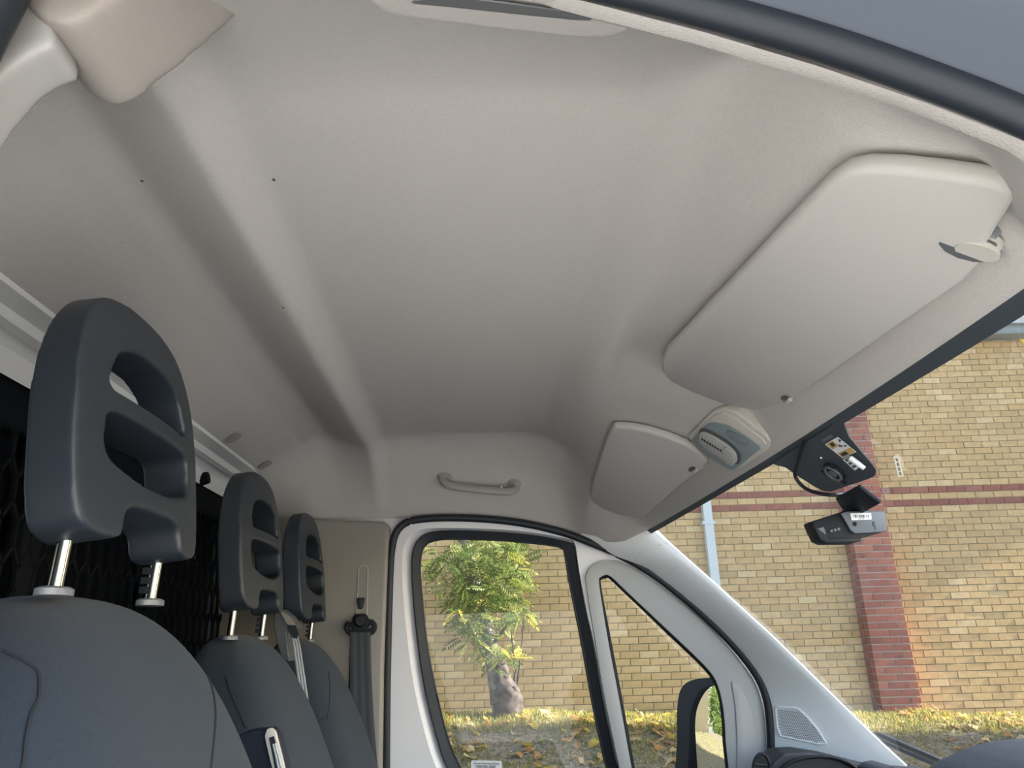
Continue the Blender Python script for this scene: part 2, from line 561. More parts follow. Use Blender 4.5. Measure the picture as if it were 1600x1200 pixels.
smooth_angle(from_py('panel', [V((p.x, 2 * YC - p.y, p.z)) for p in vs[k7 * n:]], [tuple(q - k7 * n for q in f) for f in fs if min(f) >= k7 * n], M['apillar'], tr7, recalc=True), 60)
tube('door_seal', [V((p.x, 2 * YC - p.y - .012, p.z)) for p in A[k7 + 1:]], .012, M['rubber'], tr7, 8)
APV, APF = vs, fs
apb = BVHTree.FromPolygons(vs, fs)
def onA(x, y, lift=.001):
    h = apb.ray_cast(EYE, ray(x, y).normalized())
    return (h[0] if h[0] is not None else atY(x, y, 1.97)) - ray(x, y).normalized() * lift
tube('seam', [onA(x, y, .0002) for x, y in [(972, 874), (1000, 864), (1030, 852), (1042, 848)]], .0006, M['grey_dark'], tr1, 5)
# speaker grille in the pillar trim
gout = [(1211, 1104), (1246, 1107), (1258, 1117), (1276, 1138), (1291, 1162), (1280, 1163), (1219, 1150), (1214, 1135)]
gr = thing('speaker_grille', 'pale perforated tweeter grille let into the windscreen pillar trim', 'speaker')
rim = rounded([onA(x, y, .002) for x, y in gout], .22)
gc = sum(rim, V()) / len(rim)
tube('rim', rim, .0018, M['apillar'], gr, 6, closed=True)
def inpoly(x, y, P):
    c = False
    for i in range(len(P)):
        x1, y1 = P[i]; x2, y2 = P[i - 1]
        if (y1 > y) != (y2 > y) and x < (x2 - x1) * (y - y1) / (y2 - y1) + x1: c = not c
    return c
gc2 = (1246, 1137)
g2d = rounded([V((x, y, 0)) for x, y in gout], .22)
vs, fs = [], []
for k in (.98, .75, .5, .25, .02):
    for p in g2d: vs.append(onA(gc2[0] + (p.x - gc2[0]) * k, gc2[1] + (p.y - gc2[1]) * k, .0014))
n = len(g2d)
for q in range(4):
    for k in range(n): fs.append((q * n + k, q * n + (k + 1) % n, (q + 1) * n + (k + 1) % n, (q + 1) * n + k))
from_py('grille_plate', vs, fs, M['apillar'], gr, smooth=True)
hv, hf = [], []
gin = [(gc2[0] + (x - gc2[0]) * .88, gc2[1] + (y - gc2[1]) * .88) for x, y in gout]
for r_ in range(24):
    for c_ in range(34):
        gx = 1206 + c_ * 3.1 + (1.55 if r_ % 2 else 0) + r_ * .25
        gy = 1098 + r_ * 2.7 + c_ * .35
        if inpoly(gx, gy, gin):
            b0 = len(hv)
            for k in range(6): hv.append(onA(gx + 1.0 * math.cos(k * 1.047), gy + .85 * math.sin(k * 1.047), .0022))
            hf.append(tuple(range(b0, b0 + 6)))
tag(from_py('perforations', hv, hf, M['rubber'], gr), kind='stuff')

# ---- passenger door
door = thing('door_1', 'white painted passenger door with a large window and a quarterlight', None, None, 'structure')
w_out = [(650, 1300), (675, 1130), (664, 1080), (652, 1000), (645, 930), (643, 880), (646, 856), (656, 840), (674, 831), (710, 829), (770, 831), (830, 836), (880, 845), (896, 849), (899, 860), (905, 900), (915, 955), (927, 1010), (942, 1095), (962, 1190), (985, 1300), (745, 1300), (712, 1225), (690, 1180)]
w_out = w_out[2:]
w_inn = [(690, 1120), (677, 1060), (666, 1000), (659, 930), (656, 890), (658, 866), (664, 852), (676, 845), (700, 842), (760, 843), (820, 847), (868, 853), (880, 857), (883, 868), (889, 905), (899, 955), (910, 1010), (925, 1095), (945, 1190), (967, 1300), (765, 1300), (728, 1218), (704, 1168)]
w_out = [(x, y) for x, y in w_out]
if len(w_inn) > len(w_out): w_inn = w_inn[:len(w_out)] if False else w_inn
NS = 120
def smooth_outline(px, off, n=NS, rs=3):
    return resample(spline([onD(x, y, off) for x, y in px], rs, True), n)
# the quarterlight's plastic surround
q_out = [(916, 912), (917, 896), (924, 884), (936, 877), (952, 875), (970, 877), (1010, 898), (1060, 936), (1105, 975), (1145, 1018), (1175, 1058), (1189, 1090), (1196, 1130), (1198, 1180), (1199, 1300), (992, 1300), (968, 1200), (944, 1085), (930, 1000)]
q_blk = [(936, 912), (939, 902), (946, 898), (954, 900), (976, 921), (1010, 953), (1046, 987), (1080, 1019), (1104, 1043), (1118, 1062), (1126, 1085), (1131, 1113), (1134, 1160), (1135, 1300), (1007, 1300), (987, 1200), (967, 1090), (950, 1000)]
hole = smooth_outline(w_out, 0)
cx_ = sum((p for p in hole), V()) / NS
def grow(P, dl, dr, dt):
    o = []
    for p in P:
        q = p.copy()
        tl = sstep(.02, -.12, p.x - .05); tr = sstep(.22, .32, p.x)
        tt = sstep(1.93, 1.99, p.z)
        q.x += -dl * tl + dr * tr; q.z += dt * tt
        o.append(q)
    return o
hole_big = grow(hole, .026, .004, .008)
seal_outer = resample([p + DN * .02 for p in sealp] , 120, False)
plate('door_frame', seal_outer + [onD(1206, 1300), onD(603, 1300)], DN * .01, M['white_paint'], door, holes=[hole_big, smooth_outline([(x + (2 if x > 940 else -2), y) for x, y in q_blk], 0)], bev=0)
back = [p + DN * .028 for p in hole]
ring('window_reveal', hole_big, back, M['white_paint'], door)
sc_in = resample(spline([onD(x, y, .022) for x, y in w_inn], 3, True), NS)
# align start points of the two rings
def align(A, B):
    k = min(range(len(B)), key=lambda k: sum((A[i] - B[(i + k) % len(B)]).length for i in range(0, len(A), 6)))
    return B[k:] + B[:k]
sc_in = align(hole, sc_in)
ring('window_seal', [p + DN * .012 for p in hole], sc_in, M['rubber'], door, .012)
tube('seal_lip', [p - DN * .004 for p in sc_in], .0035, M['rubber'], door, 6, closed=True)
gl = plate('glass', [onD(x, y, .03) for x, y in [(640, 830), (905, 830), (990, 1300), (640, 1300)]], DN * .0005, M['glass'], door)
gl.data.materials.clear(); gl.data.materials.append(M['glass'])
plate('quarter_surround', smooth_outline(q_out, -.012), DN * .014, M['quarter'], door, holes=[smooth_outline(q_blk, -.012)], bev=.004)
qi = [(938, 914), (941, 905), (947, 902), (953, 904), (974, 924), (1008, 956), (1043, 990), (1077, 1022), (1101, 1046), (1115, 1065), (1123, 1087), (1127, 1113), (1130, 1160), (1131, 1300), (1011, 1300), (991, 1200), (971, 1090), (954, 1000)]
ring('quarter_seal', smooth_outline(q_blk, -.010), smooth_outline(qi, .004), M['rubber'], door, .004)
plate('quarter_glass', [onD(x, y, .006) for x, y in [(934, 896), (960, 896), (1120, 1046), (1136, 1110), (1138, 1300), (1005, 1300)]], DN * .0005, M['glass'], door)
plate('mirror_cover', rounded([onD(x, y, -.016) for x, y in [(1142, 1062), (1160, 1076), (1176, 1110), (1182, 1160), (1182, 1300), (1150, 1300), (1152, 1160), (1149, 1105)]], .3), DN * .006, M['quarter'], door, bev=.003)
tube('door_seal', sealp, .0105, M['rubber'], door, 10)
box('door_lower', (-.30, 2.13, .45), (.80, 2.17, 1.34), M['grey_dark'], door)
plate('cant_rail', [onD(x, y, .012) for x, y in [(400, 840), (605, 840), (640, 815), (720, 812), (830, 822), (920, 850), (1010, 896), (1060, 860), (900, 700), (640, 690), (400, 720)]], DN * .02, M['white_paint'], door)
# compliance sticker at the foot of the door glass
st = plate('sticker', rounded([onD(x, y, .027) for x, y in [(736, 1188), (784, 1189), (785, 1222), (736, 1222)]], .08), DN * .0006, M['paper'])
tag(st, 'small white printed sticker at the foot of the passenger window glass', 'sticker')
def text(name, body, size, loc, X, Y, m, parent, ext=.0001):
    c = bpy.data.curves.new(name, 'FONT')
    c.body = body; c.size = size; c.align_x = 'CENTER'; c.align_y = 'CENTER'; c.extrude = ext
    o = bpy.data.objects.new(name, c)
    COL.objects.link(o)
    X = X.normalized(); Z = X.cross(Y).normalized(); Y = Z.cross(X)
    o.matrix_world = Matrix(((X.x, Y.x, Z.x, loc.x), (X.y, Y.y, Z.y, loc.y), (X.z, Y.z, Z.z, loc.z), (0, 0, 0, 1)))
    dg = bpy.context.evaluated_depsgraph_get()
    mw = o.matrix_world.copy()
    me = bpy.data.meshes.new_from_object(o.evaluated_get(dg))
    bpy.data.objects.remove(o)
    o = link(name, me, None, parent)
    o.matrix_world = mw
    me.materials.clear(); me.materials.append(m)
    return o
sx = onD(784, 1189) - onD(736, 1188)
text('lettering', 'Camera Recording Notice', .0062, onD(760, 1193, .0262), sx, V((0, 0, 1)), M['ink'], st)
text('lettering', '0300 000 0000', .0085, onD(759, 1198, .0262), sx, V((0, 0, 1)), M['ink'], st)

# ---- B-pillar trim with the belt adjuster slot
tr2 = thing('trim_2', 'beige pillar trim behind the passenger door', None, None, 'structure')
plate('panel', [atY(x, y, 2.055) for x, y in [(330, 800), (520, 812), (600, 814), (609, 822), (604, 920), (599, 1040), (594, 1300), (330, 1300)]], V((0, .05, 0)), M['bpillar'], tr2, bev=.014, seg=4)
slot = rounded([atY(x, y, 2.053) for x, y in [(561, 884), (575, 884), (573, 975), (556, 975)]], .35)
tube('slot_rim', slot, .0010, M['pillar'], tr2, 6, closed=True)
plate('slot_strip', [p + V((0, .0008, 0)) for p in slot], V((0, .001, 0)), M['bpillar'], tr2)
# ---- header rail of the bulkhead behind the headliner
tr3 = sweepY('trim_3', [(-.548, 2.180), (-.558, 2.168), (-.592, 2.166), (-.600, 2.156), (-.616, 2.154), (-.624, 2.163), (-.650, 2.152), (-.656, 2.118)], [.30, 1.0, 1.8, 2.12], M['beam'])
tag(tr3, 'white painted steel rail along the rear edge of the headliner', None, None, 'structure')
# ---- driver side pillar trim and door opening
tr4 = plate('trim_4', [atY(x, y, .42) for x, y in [(-90, 400), (-40, 290), (0, 245), (28, 202), (60, 165), (92, 142), (122, 130), (128, 122), (122, 98), (106, 50), (86, -20), (52, -20), (20, 70), (-10, 160), (-60, 260), (-110, 400)]], V((0, -.035, 0)), mat('door_pillar_plastic', (.36, .345, .33), .45, bump=.1, bscale=900))
soften(tr4, .003, 12)
tag(tr4, 'smooth white pillar trim at the head of the driver door opening', None, None, 'structure')
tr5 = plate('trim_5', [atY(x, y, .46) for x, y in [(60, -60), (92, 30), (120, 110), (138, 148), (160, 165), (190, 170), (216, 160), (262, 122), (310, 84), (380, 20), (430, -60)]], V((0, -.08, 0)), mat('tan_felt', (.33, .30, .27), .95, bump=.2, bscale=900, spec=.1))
soften(tr5, .004, 14)
tag(tr5, 'tan felt corner pad of the headliner above the driver door pillar', None, None, 'structure')
near = []
for x, y in [(-80, -500), (300, -140), (560, -60), (760, -20), (960, 20), (1100, 55), (1280, 107), (1450, 167), (1600, 228), (1760, 310)]:
    near.append(on(x, y, V((0, .325, 0)), V((0, 1, 0))))
near = spline(near, 4)
tr6 = thing('trim_6', 'dark rubber door seal and body flange over the driver door', None, None, 'structure')
tube('door_seal', [p + V((0, -.010, .008)) for p in near], .010, M['rubber'], tr6, 10)
vs = []
for p in near:
    vs += [p + V((0, -.01, .012)), p + V((0, -.05, .016)), p + V((0, -.10, .022)), p + V((0, -.16, .055)), p + V((0, -.21, .20))]
n = 5
smooth_angle(from_py('body_flange', vs, [(i * n + k, i * n + k + 1, (i + 1) * n + k + 1, (i + 1) * n + k) for i in range(len(near) - 1) for k in range(n - 1)], mat('flange_shade', (.10, .115, .14), .35), tr6), 60)  # shade on the body flange is put into its dark blue grey

nb = thing('wall_right', 'white body side behind the driver door opening', None, None, 'structure')
box('body_side', (-.66, .20, .55), (-.30, .30, 2.20), M['white_paint'], nb, .01)
box('body_side_rear', (-3.2, .20, .55), (-.64, .255, 2.20), M['white_paint'], nb)
box('sill', (-.32, .20, .45), (1.1, .34, .68), M['grey_dark'], nb)
nl_ = [atY(x, y, .36) for x, y in [(-215, 500), (-145, 300), (-80, 140), (-36, 50), (-4, -10), (34, -90)]]
tube('pillar_seal', spline(nl_, 4), .016, M['rubber'], nb, 10)
# ---- far headliner handle and near one
def grab(name, ends, drop, label, m):
    root = thing(name, label, 'grab handle', 'grab handles on the headliner')
    a, b = ends
    ax = (b - a).normalized()
    dn = drop.normalized()
    L = (b - a).length
    pts = [a - dn * .012, a + dn * drop.length * .55 + ax * .004, a + dn * drop.length + ax * .028, a.lerp(b, .5) + dn * drop.length * 1.06, b + dn * drop.length - ax * .028, b + dn * drop.length * .55 - ax * .004, b - dn * .012]
    P = spline(pts, 6)
    side = ax.cross(dn).normalized()
    tube('grip', P, .0125, m, root, 12, flat=(side, .75))
    for e, s in ((a, 1), (b, -1)):
        f = tube('foot', [e + ax * s * -.002 - dn * .014, e + ax * s * .012 + dn * .010], [.020, .016], m, root, 12)
        f2 = tube('joint_line', [e + ax * s * .036 + dn * (drop.length - .012), e + ax * s * .036 + dn * (drop.length + .0105)], .0008, M['seam'], root, 6)
    return root
h1, h2 = on_ceiling(692, 745), on_ceiling(806, 757)
gh = grab('grab_handle', (h1, h2), V((0, -.018, -.026)), 'fixed beige grab handle on the headliner above the passenger window', M['handle'])
cl = tube('coat_hook', [h1.lerp(h2, .80) + V((0, -.016, -.026)), h1.lerp(h2, .79) + V((0, -.026, -.012))], [.006, .003], M['beige'], gh, 8)
# moulded grip over the driver door (only its lower edge is in the picture)
g2 = thing('grab_handle', 'long beige moulded grip with a dark finger slot above the driver door', 'grab handle', 'grab handles on the headliner')
p0, p1 = on_ceiling(585, 4), on_ceiling(965, 40)
n2 = V((0, .50, -.86)).normalized()
ctr = (p0 + p1) / 2
def onG(x, y, off): return on(x, y, ctr + n2 * off, n2)
o = plate('grip_surround', rounded([onG(x, y, .016) for x, y in [(568, -4), (600, 24), (760, 44), (900, 60), (962, 58), (994, 42), (965, 20), (760, -30), (600, -60)]], .4), -n2 * .02, M['felt'], g2)
soften(o, .0025, 6)
plate('finger_slot', rounded([onG(x, y, .0185) for x, y in [(630, 2), (700, 8), (800, 19), (900, 29), (926, 30), (918, 21), (800, 4), (700, -8)]], .4), n2 * .001, M['grey_dark'], g2)

# ================================================================== THINGS ON THE HEADLINER
def visor(label, px, sgn, tabs, clip_px):
    root = thing('sun_visor', label, 'sun visor', 'sun visors')
    nn = V((.45, .17 * sgn, 1)).normalized()
    p0 = V((.29, 1.52, 2.17)) if sgn > 0 else V((.29, .91, 2.17))
    def q(x, y, off=0): return on(x, y, p0 - nn * off, nn)
    outline = []
    P = [q(x, y, .012) for x, y in px]
    o = plate('panel', P, nn * .018, M['visor'], root, bev=.007, seg=4)
    # clip in a notch of the front edge
    for (cx, cy, s, dx, dy) in tabs:
        c = q(cx, cy, .013)
        ex = (q(cx + dx, cy + dy, .013) - c).normalized()
        ey = nn.cross(ex)
        L = [c + ex * s * math.cos(k * math.pi / 8) + ey * s * .5 * math.sin(k * math.pi / 8) for k in range(16)]
        plate('clip_recess', L, -nn * .0015, M['grey_dark'], root)
        tube('clip', [c - ex * s * .7 - nn * .002 + ey * s * .25, c + ex * s * .2 - nn * .006 + ey * s * .3, c + ex * s * .9 - nn * .003 + ey * s * .35], s * .28, M['beige'], root, 8)
    return root, q, nn
v1px = [(1040, 548), (1060, 528), (1160, 424), (1240, 340), (1290, 290), (1318, 271), (1350, 265), (1400, 267), (1470, 275), (1530, 284), (1565, 292), (1582, 303), (1584, 316), (1572, 336), (1556, 360), (1540, 388), (1526, 420), (1505, 443), (1400, 514), (1300, 583), (1245, 622), (1222, 640), (1206, 645), (1180, 643), (1130, 632), (1080, 613), (1046, 596), (1034, 580), (1033, 564)]
va, qa, na = visor('large beige driver sun visor folded up against the headliner', v1px, -1, [(1228, 622, .014, 20, -14)], None)
# pivot of the driver visor at its outer front corner
c = qa(1527, 394, .012)
tube('hinge_bush', [c - na * .001, c + na * .012], [.017, .017], M['beige'], va, 16, flat=(V((0, 1, 0)), .8))
plate('hinge_notch', [c + V((.022 * math.cos(k * .5236), .016 * math.sin(k * .5236), -.45 * .022 * math.cos(k * .5236))) + na * .0005 - V((.006, 0, -.003)) for k in range(12)], na * .002, M['grey_dark'], va)
tube('hinge_arm', [qa(1530, 385, .006), qa(1548, 366, 0), qa(1558, 354, -.01)], .006, M['grey_mid'], va, 8)
v2px = [(957, 667), (985, 669), (1010, 674), (1040, 683), (1070, 695), (1092, 708), (1105, 722), (1100, 733), (1062, 760), (1030, 788), (1006, 808), (996, 811), (968, 805), (940, 795), (926, 785), (921, 774), (926, 752), (937, 717), (948, 684)]
vb, qb, nb = visor('smaller beige passenger sun visor beyond the roof lamp', v2px, 1, [(1082, 733, .014, 20, -14)], None)

# dome lamp
lamp = thing('roof_lamp', 'square roof lamp with blue grey lens panel between the sun visors', 'lamp')
ca_, cb_, cc_ = on_ceiling(1096, 690), on_ceiling(1165, 660), on_ceiling(1150, 722)
ln = (cb_ - ca_).cross(cc_ - ca_).normalized()
if ln.z < 0: ln = -ln
l0 = (ca_ + cb_ + cc_) / 3
LOFF = max((l0 - on_ceiling(x, y)).dot(ln) for x, y in [(1074, 681), (1114, 641), (1150, 644), (1196, 680), (1203, 690), (1200, 702), (1158, 731), (1135, 733), (1090, 703)]) - .004
def qL(x, y, off): return on(x, y, l0 - ln * (off + LOFF), ln)
hp = [(1074, 681), (1114, 641), (1130, 637), (1150, 644), (1196, 680), (1203, 690), (1200, 702), (1158, 731), (1146, 735), (1135, 733), (1090, 703)]
o = plate('housing', rounded([qL(x, y, .007) for x, y in hp], .15), ln * (.012 + LOFF), M['beige'], lamp, bev=.003, seg=3)
o = plate('housing_step', rounded([qL(x, y, .0095) for x, y in [(1080, 683), (1114, 649), (1127, 645), (1146, 652), (1191, 686), (1197, 695), (1190, 704), (1154, 727), (1143, 730), (1095, 702)]], .2), ln * .008, M['beige'], lamp, bev=.002)
lp = [(1080, 688), (1088, 678), (1105, 662), (1114, 660), (1136, 664), (1160, 678), (1186, 697), (1188, 702), (1180, 708), (1150, 733), (1143, 736), (1136, 733), (1108, 716), (1090, 702)]
o = plate('lens_panel', rounded([qL(x, y, .0115) for x, y in lp], .2), ln * .012, M['lampblue'], lamp, bev=.003)
cc = qL(1134, 696, .013)
ex = (qL(1152, 714, .013) - qL(1096, 680, .013)).normalized(); ey = ln.cross(ex)
L = (qL(1152, 714, .013) - qL(1096, 680, .013)).length
ccx = qL(1124, 697, .0125)
def pill(c, ex, ey, a, b, n=24): return [c + ex * a * abs(math.cos(t)) ** .75 * math.copysign(1, math.cos(t)) + ey * b * abs(math.sin(t)) ** .75 * math.copysign(1, math.sin(t)) for t in [2 * math.pi * k / n for k in range(n)]]
plate('lens_recess', pill(ccx, ex, ey, L * .58, .030), -ln * .001, M['grey_dark'], lamp)
plate('lens', pill(ccx - ln * .001, ex, ey, L * .53, .025), -ln * .007, M['quarter'], lamp, bev=.003)
plate('rocker_switch', pill(ccx + ex * L * .34 - ln * .007, ex, ey, L * .17, .022), -ln * .004, M['quarter'], lamp, bev=.002)
for k in range(8):
    s = ccx - ex * L * (.40 - k * .073) + ey * -.001 - ln * .0082
    plate('slot', [s + ex * .0018 + ey * .003, s - ex * .0018 + ey * .003, s - ex * .0018 - ey * .003, s + ex * .0018 - ey * .003], -ln * .0004, M['rubber'], lamp)
plate('reading_lens', pill(qL(1152, 684, .0125), ex, ey, .022, .010), -ln * .003, M['grey_mid'], lamp, bev=.001)

# ---- things on the windscreen patch
def lab(pts, off, m, parent, name, th=.0005): return plate(name, [onW(x, y, off) for x, y in pts], -WN * th, m, parent)
ti = lab([(1283, 687), (1299, 678), (1303, 682), (1287, 691)], .0135, M['camface'], None, 'sticker')
tag(ti, 'tiny grey barcode sticker above the gold and white label on the windscreen', 'sticker')
lbl = lab([(1289, 694), (1309, 682.5), (1338, 706), (1317, 716)], .0135, M['paper'], None, 'sticker')
tag(lbl, 'white and gold pictogram sticker on the dark windscreen patch', 'sticker')
lab([(1291, 694), (1301, 688.5), (1311, 696.5), (1301, 702)], .0142, M['gold'], lbl, 'printed_panel')
lab([(1296, 693.5), (1301, 690.5), (1306, 695.5), (1301, 698.5)], .0147, M['ink'], lbl, 'printed_square')
lab([(1309, 708), (1329, 699), (1337, 706), (1317, 715)], .0142, M['gold'], lbl, 'printed_panel')
lab([(1313, 709), (1321, 705), (1326, 709), (1317, 713)], .0147, M['ink'], lbl, 'printed_symbol')
lab([(1310, 686), (1315, 688), (1312, 691)], .0147, M['ink'], lbl, 'printed_arrow')
lab([(1319, 695), (1324, 696), (1320, 698)], .0147, M['ink'], lbl, 'printed_arrow')
lab([(1310, 694), (1318, 697), (1312, 699)], .0147, M['camface'], lbl, 'printed_figure')
lb2 = lab([(1317, 718), (1328, 712), (1344, 729), (1336, 735)], .0135, M['paper'], None, 'sticker')
tag(lb2, 'small white text label below the gold and white sticker', 'sticker')
for k in range(3):
    t = k * 5.2
    lab([(1320 + t, 718 + t), (1327 + t, 714.5 + t), (1330 + t, 717.5 + t), (1323 + t, 721.5 + t)], .0142, M['camface'], lb2, 'printed_line')
peg = tube('white_tube', [onW(1328, 715, .022), onW(1340, 724, .022), onW(1350.5, 732, .022)], [.0042, .0042, .0034], M['paper'], None, 10)  # short white tube laid over the small label
tag(peg, 'short white tube lying across the small windscreen label', 'clip')
mb = thing('mirror_mount', 'round black button mount with a ring on the windscreen patch', 'mount')
mc = onW(1305, 736, .012)
e1 = (onW(1320, 748, .012) - mc).normalized(); e2 = WN.cross(e1)
def circ(c, r1, r2, n=20): return [c + e1 * r1 * math.cos(2 * math.pi * k / n) + e2 * r2 * math.sin(2 * math.pi * k / n) for k in range(n)]
plate('mount_base', circ(mc, .019, .019), -WN * .004, M['black'], mb, bev=.001)
tube('mount_ring', circ(mc - WN * .006, .014, .014), .0028, M['grey_dark'], mb, 8, closed=True)
plate('mount_boss', circ(mc - WN * .004, .008, .008), -WN * .004, M['grey_dark'], mb, bev=.001)
for k in (0, 2.1, 4.2):
    p = mc + (e1 * math.cos(k) + e2 * math.sin(k)) * .019 - WN * .004
    plate('lug', [p + e1 * .005 + e2 * .004, p - e1 * .005 + e2 * .004, p - e1 * .005 - e2 * .004, p + e1 * .005 - e2 * .004], -WN * .003, M['black'], mb)
dot = tube('screw_cover', [onW(1283, 715.5, .012), onW(1283, 715.5, .0145)], .0016, M['paper'], None, 8)
tag(dot, 'tiny white dot on the dark windscreen patch', 'dot')

# ---- dash camera
dc = thing('dash_camera', 'black dash camera on a stalk under the windscreen patch', 'camera')
plate('mount_plate', rounded([onW(x, y, .014) for x, y in [(1308, 775), (1344, 756), (1378.5, 782.5), (1347, 800), (1321, 795)]], .08), -WN * .006, M['black'], dc, bev=.0012)
YD = onW(1330, 790).y
def atD(x, y, off=0): return atY(x, y, YD - off)
cy0 = YD - .035
def pD(x, y, dy=0): return atY(x, y, cy0 + dy)
o = plate('stalk', [pD(x, y, .005) for x, y in [(1320, 803), (1326, 788), (1336, 778), (1346, 778), (1353, 786), (1360, 800), (1352, 812), (1322, 812)]], V((0, .022, 0)), M['black'], dc, bev=.003)
# body: dark block turned so that one grey end faces the camera
fa = [(1314, 802), (1323, 799), (1380, 799), (1384, 802), (1386.5, 828), (1382, 831), (1336, 833.5), (1330, 829)]
plate('end_face', rounded([pD(x, y, -.012) for x, y in fa], .25), V((0, .004, 0)), M['camface'], dc, bev=.001)
bx = [(1314, 800), (1323, 797.5), (1380, 798), (1385, 801), (1387, 829), (1346, 841), (1346, 845), (1338, 847.5), (1292, 848), (1281, 843), (1268.5, 816), (1270, 814)]
far = V((-.006, .055, .006))
front = [pD(x, y, -.008) for x, y in [(1314, 800), (1381, 798), (1386, 829), (1334, 834)]]
# left body wedge seen beside the end face
body = plate('body', [pD(x, y, -.006) for x, y in bx], V((0, .035, 0)), M['black'], dc, bev=.002)
plate('lens_hood', [pD(x, y, -.010) for x, y in [(1288, 833), (1296, 842), (1345, 841), (1346, 844), (1338, 847.5), (1292, 848), (1282, 843), (1270, 818), (1276, 824)]], V((0, .006, 0)), M['black'], dc, bev=.001)
plate('lens_window', [pD(x, y, -.0095) for x, y in [(1277, 826), (1287, 823.5), (1291, 834), (1283, 838)]], V((0, .002, 0)), M['grey_dark'], dc)
for k in range(3):
    t = k * 5.6
    plate('vent', [pD(x + t, y - t * .25, -.0095) for x, y in [(1297, 828), (1301, 827), (1302, 831), (1298, 832)]], V((0, .002, 0)), M['grey_dark'], dc)
lb = plate('barcode_label', [pD(x, y, -.0135) for x, y in [(1328.5, 802), (1361, 801.5), (1362, 811.5), (1331, 813)]], V((0, .0008, 0)), M['paper'], dc)
random.seed(3)
x = 1333.
while x < 1358:
    w = random.choice([.5, .8, 1.3])
    plate('bar', [pD(a, b, -.0138) for a, b in [(x, 804.2), (x + w, 804.2), (x + w + .4, 808.8), (x + .4, 808.8)]], V((0, .0002, 0)), M['ink'], lb)
    x += w + random.choice([.7, 1.2, 1.9])
text('digits', '8613 0407', .0022, pD(1346, 810.6, -.0139), V((1, 0, 0)), V((0, 0, 1)), M['ink'], lb)
tube('button', [pD(1335.5, 818.5, -.014), pD(1335.5, 818.5, -.011)], .0026, M['black'], dc, 12)
tube('button_ring', [pD(1335.5 + 3 * math.cos(k * .5236), 818.5 + 3 * math.sin(k * .5236), -.0126) for k in range(12)], .0006, M['black'], dc, 6, closed=True)
plate('cover_seam', [pD(x, y, -.0125) for x, y in [(1366.5, 820), (1367.5, 820), (1368.5, 828.5), (1367.5, 828.5)]], V((0, .0004, 0)), M['ink'], dc)
plate('cover_catch', [pD(x, y, -.0125) for x, y in [(1363, 815.5), (1366, 814), (1367, 820.5), (1363.5, 822)]], V((0, .0004, 0)), M['ink'], dc)
cab = [onW(1256, 690, .014), onW(1251, 703, .018), onW(1246, 722, .022), onW(1242, 740, .026), onW(1247, 752, .03), onW(1260, 764, .034), onW(1280, 771, .036), onW(1303, 773.5, .034), pD(1318, 772.5, .02), pD(1330, 771.5, .012), pD(1338, 771, .008)]
tube('cable', spline(cab, 5), .0032, M['rubber'], dc, 8)
tube('cable_plug', [pD(1323, 772.6, .014), pD(1330, 771.6, .010), pD(1337, 771.4, .006)], [.0035, .005, .0042], M['chrome'], dc, 10)
fs_ = lab([(1396, 713), (1403.5, 712), (1412, 744), (1404, 745.5)], .004, leaf_mat('reflected_label', (.8, .78, .7), (.9, .88, .8)), None, 'sticker')  # reflection of a label in the glass, built as a translucent strip
tag(fs_, 'pale upright strip built for a label reflected in the windscreen glass', 'sticker')
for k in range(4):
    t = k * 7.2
    lab([(1399 + t * .26, 716 + t), (1402.5 + t * .26, 715.5 + t), (1404 + t * .26, 720.5 + t), (1400.5 + t * .26, 721 + t)], .0047, M['mortar_pale'], fs_, 'reflected_print')

# ================================================================== SEATS
def headrest_mesh():
    out = [(-.060, .0), (-.085, -.004), (-.108, .004), (-.118, .028), (-.121, .08), (-.120, .13), (-.116, .18), (-.105, .224), (-.082, .256), (-.045, .271), (0, .275)]
    out = [V((0, y, z)) for y, z in out]
    notch = [V((0, -.050, .030)), V((0, 0, .034)), V((0, .050, .030))]
    full = out + [V((0, -p.y, p.z)) for p in reversed(out[:-1])] + list(reversed(notch))
    full = resample(spline(full, 4, True), 110)
    full = [p + V((.045, 0, 0)) for p in full]
    def tr(pts): return rounded([V((.045, y, z)) for y, z in pts], .3, 3)
    h1 = tr([(-.084, .152), (.084, .152), (.064, .200), (.030, .216), (-.030, .216), (-.064, .200)])
    h2 = tr([(-.086, .076), (-.03, .060), (.03, .060), (.086, .076), (.084, .128), (-.084, .128)])
    o = plate('headrest_shape', full, V((-.080, 0, 0)), M['headrest'], None, holes=[h1, h2])
    soften(o, .0034, 12, .5)
    # crown the front and draw the back in, as a padded shell
    for v in o.data.vertices:
        y, z = v.co.y, v.co.z
        k = 1 - .32 * (y / .12) ** 2 - (.30 if v.co.x > 0 else .80) * max(0, (z - .12) / .15) ** 2
        v.co.x *= k * .76
        v.co.y *= 1.16
    me = o.data
    bpy.data.objects.remove(o)
    return me
HM = headrest_mesh()
